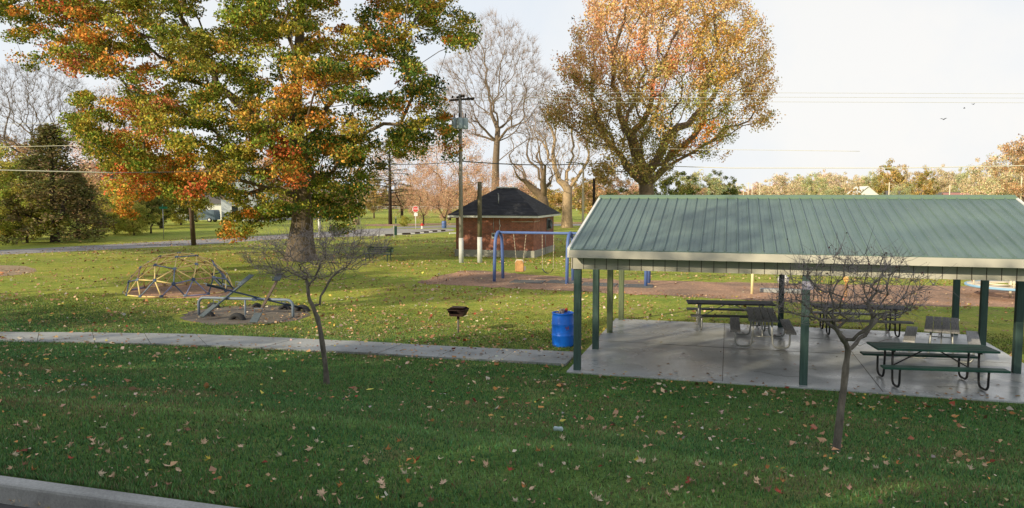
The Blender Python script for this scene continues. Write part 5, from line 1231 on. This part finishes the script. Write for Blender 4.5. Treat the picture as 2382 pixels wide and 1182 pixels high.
# ---- background trees: a crown of leaf clumps on a trunk, one mesh set per kind
def crown_tree(h, w, cols, ntw, per, size, m, trunk_h=.2, seed=0, shape='round', rad=.09):
    """returns (trunk object, crown object) built at origin"""
    n = ntw; P = rng.normal(size=(n, 3)); P /= np.linalg.norm(P, axis=1)[:, None]; P *= (rng.uniform(.25, 1, (n, 1))) ** .45
    zc = h * (.5 + trunk_h / 2); zr = h * (1 - trunk_h) / 2
    if shape == 'cone':
        z = rng.uniform(0, 1, n); a = rng.uniform(0, 6.28, n); rr = (1 - z) ** .8 * rng.uniform(.3, 1, n) ** .5
        C = np.stack([rr * np.cos(a) * w / 2, rr * np.sin(a) * w / 2, h * trunk_h + z * h * (1 - trunk_h)], 1)
    else:
        C = P * np.array([w / 2, w / 2, zr]); C[:, 2] += zc
        C += .13 * w * np.stack([np.sin(C[:, 2] * 7 / h * 1.7 + C[:, 1]), np.cos(C[:, 2] * 9 / h + C[:, 0]), .5 * np.sin(C[:, 0] * 9 / w)], 1)
        C = C[gapnoise(C * (9 / h), 1.1) > -.30]
    LP, li = clusters(C, per, w * rad, .75)
    ci = rng.choice(len(cols), len(C)); lc = np.array(cols)[ci][li]
    cr = leaf_cloud('crown', LP, size, vary(lc, .3, .1), M['leaf'])
    tr_ = [np.array((0, 0, -.2)), np.array((0, 0, h * .1)), np.array((0, 0, h * max(trunk_h, .15)))] + ([np.array((0, 0, h * .6)), np.array((0, 0, h * .95))] if shape == 'cone' else [])
    sub = C[rng.choice(len(C), min(len(C), 90), replace=False)]
    Pk, par, nr = skeleton(tr_, sub, bf=.4)
    rr = [h * .026, h * .02, h * .017] + ([h * .012, h * .003] if shape == 'cone' else [])
    tk = branches('trunk', Pk, par, nr, m, None, h * .013, h * .0015, rroot=rr, sides=(7, 4, 3))
    return tk, cr
protos = {}
def proto(key, *a, **k): protos[key] = crown_tree(*a, **k)
proto('green', 10, 8, [(.13, .15, .035), (.17, .17, .04), (.10, .12, .03)], 150, 75, .26, M['barkdark'], trunk_h=.12)
proto('gold', 10, 8, [(.62, .42, .14), (.50, .36, .12), (.34, .30, .09)], 150, 65, .26, M['barkmid'], trunk_h=.15)
proto('brown', 10, 8.5, [(.56, .36, .20), (.64, .42, .24), (.44, .31, .16)], 160, 55, .24, M['barkmid'], trunk_h=.14)
proto('pink', 10, 10, [(.64, .39, .25), (.56, .34, .22), (.70, .45, .30)], 260, 75, .13, M['barkdark'], trunk_h=.08)
proto('bush', 6, 6.5, [(.42, .44, .08), (.60, .52, .13), (.27, .31, .06), (.50, .46, .10)], 210, 85, .17, M['barkdark'], trunk_h=.02)
proto('conifer', 10, 6, [(.20, .18, .065), (.26, .20, .10), (.14, .15, .05)], 240, 60, .17, M['barkdark'], trunk_h=.03, shape='cone', rad=.10)
proto('pale', 10, 9, [(.80, .62, .40), (.72, .58, .38), (.64, .54, .34)], 150, 60, .27, M['barkpale'], trunk_h=.15)  # leaf colours lightened to paint in the haze of distance
proto('palegreen', 10, 9, [(.54, .54, .28), (.46, .50, .28), (.62, .56, .28)], 150, 60, .27, M['barkpale'], trunk_h=.15)  # greens paled the same way, haze put into the leaf colour
proto('tall', 10, 8, [(.13, .15, .035), (.17, .17, .04)], 150, 75, .26, M['barkdark'], trunk_h=.84)  # thin high crown shaped only to throw narrow shade bands on the lawn
first = {}
def tree_at(kind, px, pytop, D, label, cat='tree', group=None, name=None, wsc=1.0, base=None, wpx=None):
    tk, cr = protos[kind]; bp_ = AT(px, 500, D); top_z = AT(px, pytop, D).z
    H0 = 6 if kind == 'bush' else 10
    s = top_z / H0
    if wpx: W0 = {'bush': 6.5, 'green': 8, 'gold': 8, 'brown': 8.5, 'pink': 10, 'conifer': 6, 'pale': 9, 'palegreen': 9}[kind]; wsc = (wpx / F * D) / (W0 * s)
    t = thing(name or {'conifer': 'conifer_tree', 'bush': 'bush'}.get(kind, 'autumn_tree'), label, cat, (bp_.x, bp_.y, 0), random.uniform(0, 6.28), group)
    for o, nm in ((tk, 'trunk'), (cr, 'crown')):
        c = o.copy(); c.name = nm; COL.objects.link(c); c.parent = t
    t.scale = (s * wsc, s * wsc, s); return t
# left side
tree_at('conifer', 125, 296, 63, 'dark brown green conifer at the left beyond the park road', 'conifer', wpx=270)
tree_at('bush', 5, 345, 66, 'tall yellow green bush at the left edge of the view', 'bush', wpx=220)
tree_at('bush', 60, 420, 62, 'leafy green bush touching the dark conifer on its left', 'bush', wpx=150)
tree_at('conifer', 180, 400, 69, 'lower dark conifer just right of the tall one', 'conifer', wpx=130)
tree_at('pink', 235, 290, 150, 'orange pink hazy tree behind the conifers', wpx=210)
tree_at('brown', 20, 300, 110, 'brown autumn tree behind the yellow green bush', wpx=200)
tree_at('gold', 300, 330, 140, 'golden tree behind the lower left oak leaves', wpx=190)
tree_at('green', 375, 365, 90, 'green tree right of the golden one, behind the oak', wpx=170)
tree_at('bush', 265, 440, 76, 'olive shrub beyond the road left of the thin sign post', 'bush', wpx=110)
tree_at('brown', 215, 400, 84, 'low rusty brown tree right of the lower dark conifer', wpx=130)
tree_at('bush', 310, 470, 74, 'small yellow olive shrub under the red oak leaves', 'bush', wpx=90, name='shrub')
tree_at('brown', 300, 400, 95, 'tall thin brown shrubby tree behind the olive shrub', wpx=130)
tree_at('bush', 420, 425, 100, 'yellow green tall bush left of the parked vehicle', 'bush', wpx=110)
tree_at('green', 350, 440, 78, 'dark green shrub beyond the road by the thin sign post', 'bush', wpx=80, name='shrub')
tree_at('green', 425, 430, 128, 'dark green tree left of the white garage', wpx=110)
tree_at('green', 540, 385, 150, 'tall green tree behind the white garage roof', wpx=170)
tree_at('brown', 640, 420, 150, 'brown tree behind the oak trunk', wpx=130)
tree_at('brown', 740, 400, 165, 'brown autumn tree seen right of the oak trunk', wpx=130)
tree_at('brown', 660, 340, 170, 'tall brown tree far behind the oak', wpx=160)
tree_at('gold', 870, 405, 130, 'small golden orange tree right of the oak crown', wpx=70)
# thin trunk + others mid
t = thing('leaning_trunk', 'stout tan tree trunk by the road right of the oak', 'tree', (0, 0, 0)); q = G(829, 523); C_ = np.array([(q.x + random.gauss(0, 2.4), q.y + random.gauss(0, 2.4), random.uniform(6, 14)) for _ in range(120)])
Pk, par, nr = skeleton([np.array((q.x, q.y, -.1)), np.array((q.x - .1, q.y, 2)), np.array((q.x, q.y, 5))], C_, bf=.4); branches('trunk', Pk, par, nr, M['barkpale'], t, .3, .015, rroot=[.55, .42, .36], jit=.4)
LP, li = clusters(C_, 22, .7); leaf_cloud('crown', LP, .19, vary(np.tile(np.array((.48, .27, .07)), (len(LP), 1)), .3), M['leaf'], t)
for i, (x, yt, D, w, lb) in enumerate([(935, 330, 135, 150, 'pinkish bare twigged tree above the stop sign'), (985, 385, 100, 90, 'low pinkish tree directly behind the stop sign'), (1045, 300, 120, 180, 'large pinkish brown tree behind the utility pole'), (1035, 400, 96, 100, 'low many stemmed pinkish tree left of the brick building'), (1110, 370, 82, 130, 'pinkish brown tree rising behind the brick building roof'), (1200, 388, 90, 120, 'rusty brown tree behind the brick building ridge')]):
    tree_at('pink', x, yt, D, lb, wpx=w, group='pinkish brown trees behind the brick building')
tree_at('gold', 1285, 430, 120, 'low golden shrub tree between building and tan tree', wpx=90)
tree_at('gold', 1375, 400, 110, 'golden tree behind the pale lamp post', wpx=110)
tree_at('brown', 1430, 400, 105, 'brown tree between lamp post and maple trunk', wpx=110)
tree_at('green', 1440, 440, 90, 'low dark green shrub left of the maple trunk', wpx=100)
tree_at('green', 1560, 385, 95, 'dark green tree directly right of the maple trunk', wpx=110)
tree_at('palegreen', 1620, 395, 130, 'soft green tree standing right of the maple', wpx=110)
tree_at('green', 1670, 400, 135, 'dark tree at the right foot of the maple crown', wpx=80)
tree_at('brown', 1610, 425, 110, 'low brown tree below the right side of the maple', wpx=90)
tree_at('bush', 940, 502, 95, 'dark round shrub on the verge left of the stop sign', 'bush', wpx=26, name='shrub')
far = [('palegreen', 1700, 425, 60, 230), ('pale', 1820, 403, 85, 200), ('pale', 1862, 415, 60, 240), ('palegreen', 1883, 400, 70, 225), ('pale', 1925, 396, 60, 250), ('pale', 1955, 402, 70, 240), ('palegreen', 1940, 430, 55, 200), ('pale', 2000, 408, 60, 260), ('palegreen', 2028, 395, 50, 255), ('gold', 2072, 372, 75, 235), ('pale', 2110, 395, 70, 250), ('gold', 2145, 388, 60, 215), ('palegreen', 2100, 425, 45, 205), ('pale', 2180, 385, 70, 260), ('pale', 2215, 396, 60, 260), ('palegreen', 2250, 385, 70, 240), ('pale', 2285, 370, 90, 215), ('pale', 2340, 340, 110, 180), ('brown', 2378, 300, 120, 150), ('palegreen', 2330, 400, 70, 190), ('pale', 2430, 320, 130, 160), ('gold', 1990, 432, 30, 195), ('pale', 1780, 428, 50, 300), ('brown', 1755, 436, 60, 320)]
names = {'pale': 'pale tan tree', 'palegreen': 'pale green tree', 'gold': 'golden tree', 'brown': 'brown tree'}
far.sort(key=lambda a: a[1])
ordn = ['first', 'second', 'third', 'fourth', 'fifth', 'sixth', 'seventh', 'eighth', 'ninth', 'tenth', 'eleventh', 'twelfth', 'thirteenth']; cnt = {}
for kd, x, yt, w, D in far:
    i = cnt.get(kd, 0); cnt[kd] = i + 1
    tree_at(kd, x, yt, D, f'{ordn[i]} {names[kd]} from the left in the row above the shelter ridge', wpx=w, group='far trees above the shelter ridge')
# far-off woods that read as one mass
def woods(name, label, segs, cols, size, n):
    P = []; cl = []
    for x0, x1, yt, D, th in segs:
        k = int(n * (x1 - x0) / 400); x = rng.uniform(x0, x1, k); tops = yt + 10 * np.sin(x * .045) + 7 * np.sin(x * .13 + 2) + 4 * np.sin(x * .31)
        for a, tp_ in zip(x, tops):
            zt_ = AT(a, tp_, D).z; z = zt_ * random.uniform(0, 1) ** .8; q = AT(a, 500, D + random.uniform(-th, th)); P.append((q.x, q.y, z)); 
    P = np.array(P); LP, li = clusters(P, 22, 1.6, .8); ci = (np.sin(P[:, 0] * .12) * 1.5 + rng.normal(size=len(P)) * .6 + len(cols) / 2).astype(int) % len(cols)
    o = leaf_cloud(name, LP, size, vary(np.array(cols)[ci][li], .25, .1), M['leaf']); tag(o, label, 'woods', kind='stuff')
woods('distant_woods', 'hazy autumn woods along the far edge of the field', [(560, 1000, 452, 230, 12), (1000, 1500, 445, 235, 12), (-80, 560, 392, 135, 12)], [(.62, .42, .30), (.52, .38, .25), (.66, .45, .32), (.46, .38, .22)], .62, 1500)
woods('distant_woods', 'pale hazy treeline far beyond the shelter roof', [(1640, 1800, 442, 330, 10), (1800, 2420, 418, 310, 10)], [(.78, .62, .48), (.70, .56, .42), (.80, .58, .48), (.66, .58, .40)], .75, 1500)  # distance haze painted as pale leaf colours

# ---- trees across the street behind the viewpoint: they shade verge and shelter; flat ones left of view are added for shade bands
bk = []
def back_tree(kind, u, v, h, w, label):
    tk, cr = protos[kind]; H0 = 6 if kind == 'bush' else 10; W0 = {'bush': 6.5, 'green': 8, 'gold': 8, 'brown': 8.5, 'conifer': 6, 'tall': 8}[kind]
    q = W(u, v); t = thing('street_tree', label, 'tree', (q.x, q.y, 1.4 if v < 5 else 0), random.uniform(0, 6), label + ', one of several')
    for o, nm in ((tk, 'trunk'), (cr, 'crown')): c = o.copy(); c.name = nm; COL.objects.link(c); c.parent = t
    t.scale = (w / W0, w / W0, h / H0)
for args in [('green', -46, -9, 12, 11), ('green', -38.5, -10, 12.6, 10), ('bush', -32, -9, 10.6, 11), ('green', -25.5, -9.5, 10.8, 9.5), ('bush', -22.5, -9, 13.5, 9), ('bush', -17.5, -9.3, 13.8, 8), ('bush', -13.5, -9, 11.8, 7), ('bush', -10, -9, 12, 9), ('green', -3, -9, 9, 8), ('bush', -54, -10, 11, 11), ('bush', -40, -6.5, 6, 11), ('bush', -29, -6.5, 6, 11), ('bush', -18, -6.5, 6, 9), ('bush', -10, -6.5, 5.5, 9), ('green', -63, 2, 9, 9), ('tall', -41, 3.4, 11.9, 8), ('tall', -34.5, 3.2, 11.7, 7), ('tall', -28.5, 3.4, 11.8, 7), ('tall', -49.5, 28.5, 9.0, 7), ('tall', -56, 28, 9.4, 8), ('tall', -63, 27, 9.2, 8)]:
    back_tree(*args, label={'bush': 'dense bushy leafy tree across the street behind the viewpoint', 'tall': 'unseen flat crowned tree left of the view, added to cast a shade band'}.get(args[0], 'dense round leafy tree across the street behind the viewpoint'))
for tk, cr in protos.values():
    for o in (tk, cr): bpy.data.objects.remove(o)
#@@LIGHT
# ================================================================ SKY, SUN, CAMERA
w = bpy.data.worlds.new('World'); scene.world = w; w.use_nodes = True
N = w.node_tree.nodes; L = w.node_tree.links; bg = N['Background']
SUN_EL = R(21); travel = Vector((.77, .64, 0)).normalized(); az = math.atan2(-travel.x, -travel.y)     # azimuth of the sun measured from +Y towards +X
sky = N.new('ShaderNodeTexSky'); sky.sky_type = 'NISHITA'; sky.sun_disc = False; sky.sun_elevation = SUN_EL; sky.sun_rotation = az; sky.air_density = 1.0; sky.dust_density = 2.0; sky.ozone_density = 1.2
tc = N.new('ShaderNodeTexCoord'); sp = N.new('ShaderNodeSeparateXYZ'); L.new(tc.outputs['Generated'], sp.inputs[0])
mul = N.new('ShaderNodeVectorMath'); mul.operation = 'SCALE'; L.new(sky.outputs[0], mul.inputs[0]); mul.inputs['Scale'].default_value = 1.0
# thin bright haze low in the sky, a little bluer to the left
hz_l = ramp(N, L, sp.outputs[0], [(.0, (9.1, 9.4, 9.7)), (.35, (9.7, 9.7, 9.6)), (.8, (9.9, 9.75, 9.55))])
cl = noise(N, L, tc.outputs['Generated'], 3.2, 6, .6); clr = ramp(N, L, cl, [(.4, (.93, .96, 1.0)), (.6, (1.02, 1.01, 1.0))])
hz_l = mixc(N, L, 1.0, hz_l, clr, 'MULTIPLY')
fac = ramp(N, L, sp.outputs[2], [(.0, (.97,) * 3), (.27, (.93,) * 3), (.5, (.72,) * 3), (.8, (.5,) * 3)])
skyc = mixc(N, L, fac, mul.outputs[0], hz_l)
L.new(skyc, bg.inputs['Color']); bg.inputs['Strength'].default_value = .1
sl = bpy.data.lights.new('sun', 'SUN'); sl.energy = 5.0; sl.angle = R(.55); sl.color = (1.0, .86, .60)
so = bpy.data.objects.new('sun', sl); COL.objects.link(so)
d = Vector((travel.x * math.cos(SUN_EL), travel.y * math.cos(SUN_EL), -math.sin(SUN_EL))); so.rotation_euler = d.to_track_quat('-Z', 'Y').to_euler()
cam = bpy.data.cameras.new('camera'); cam.sensor_width = 36; cam.lens = 36 * F / 2382; cam.clip_end = 6000; cam.clip_start = .05
co = bpy.data.objects.new('camera', cam); COL.objects.link(co); co.location = (0, 0, HC); co.rotation_euler = (R(90) - TH, 0, 0); scene.camera = co
scene.view_settings.view_transform = 'Standard'; scene.view_settings.look = 'None'; scene.view_settings.exposure = 0; scene.view_settings.gamma = 1
scene.render.engine = 'CYCLES'; scene.cycles.max_bounces = 5; scene.cycles.transparent_max_bounces = 8
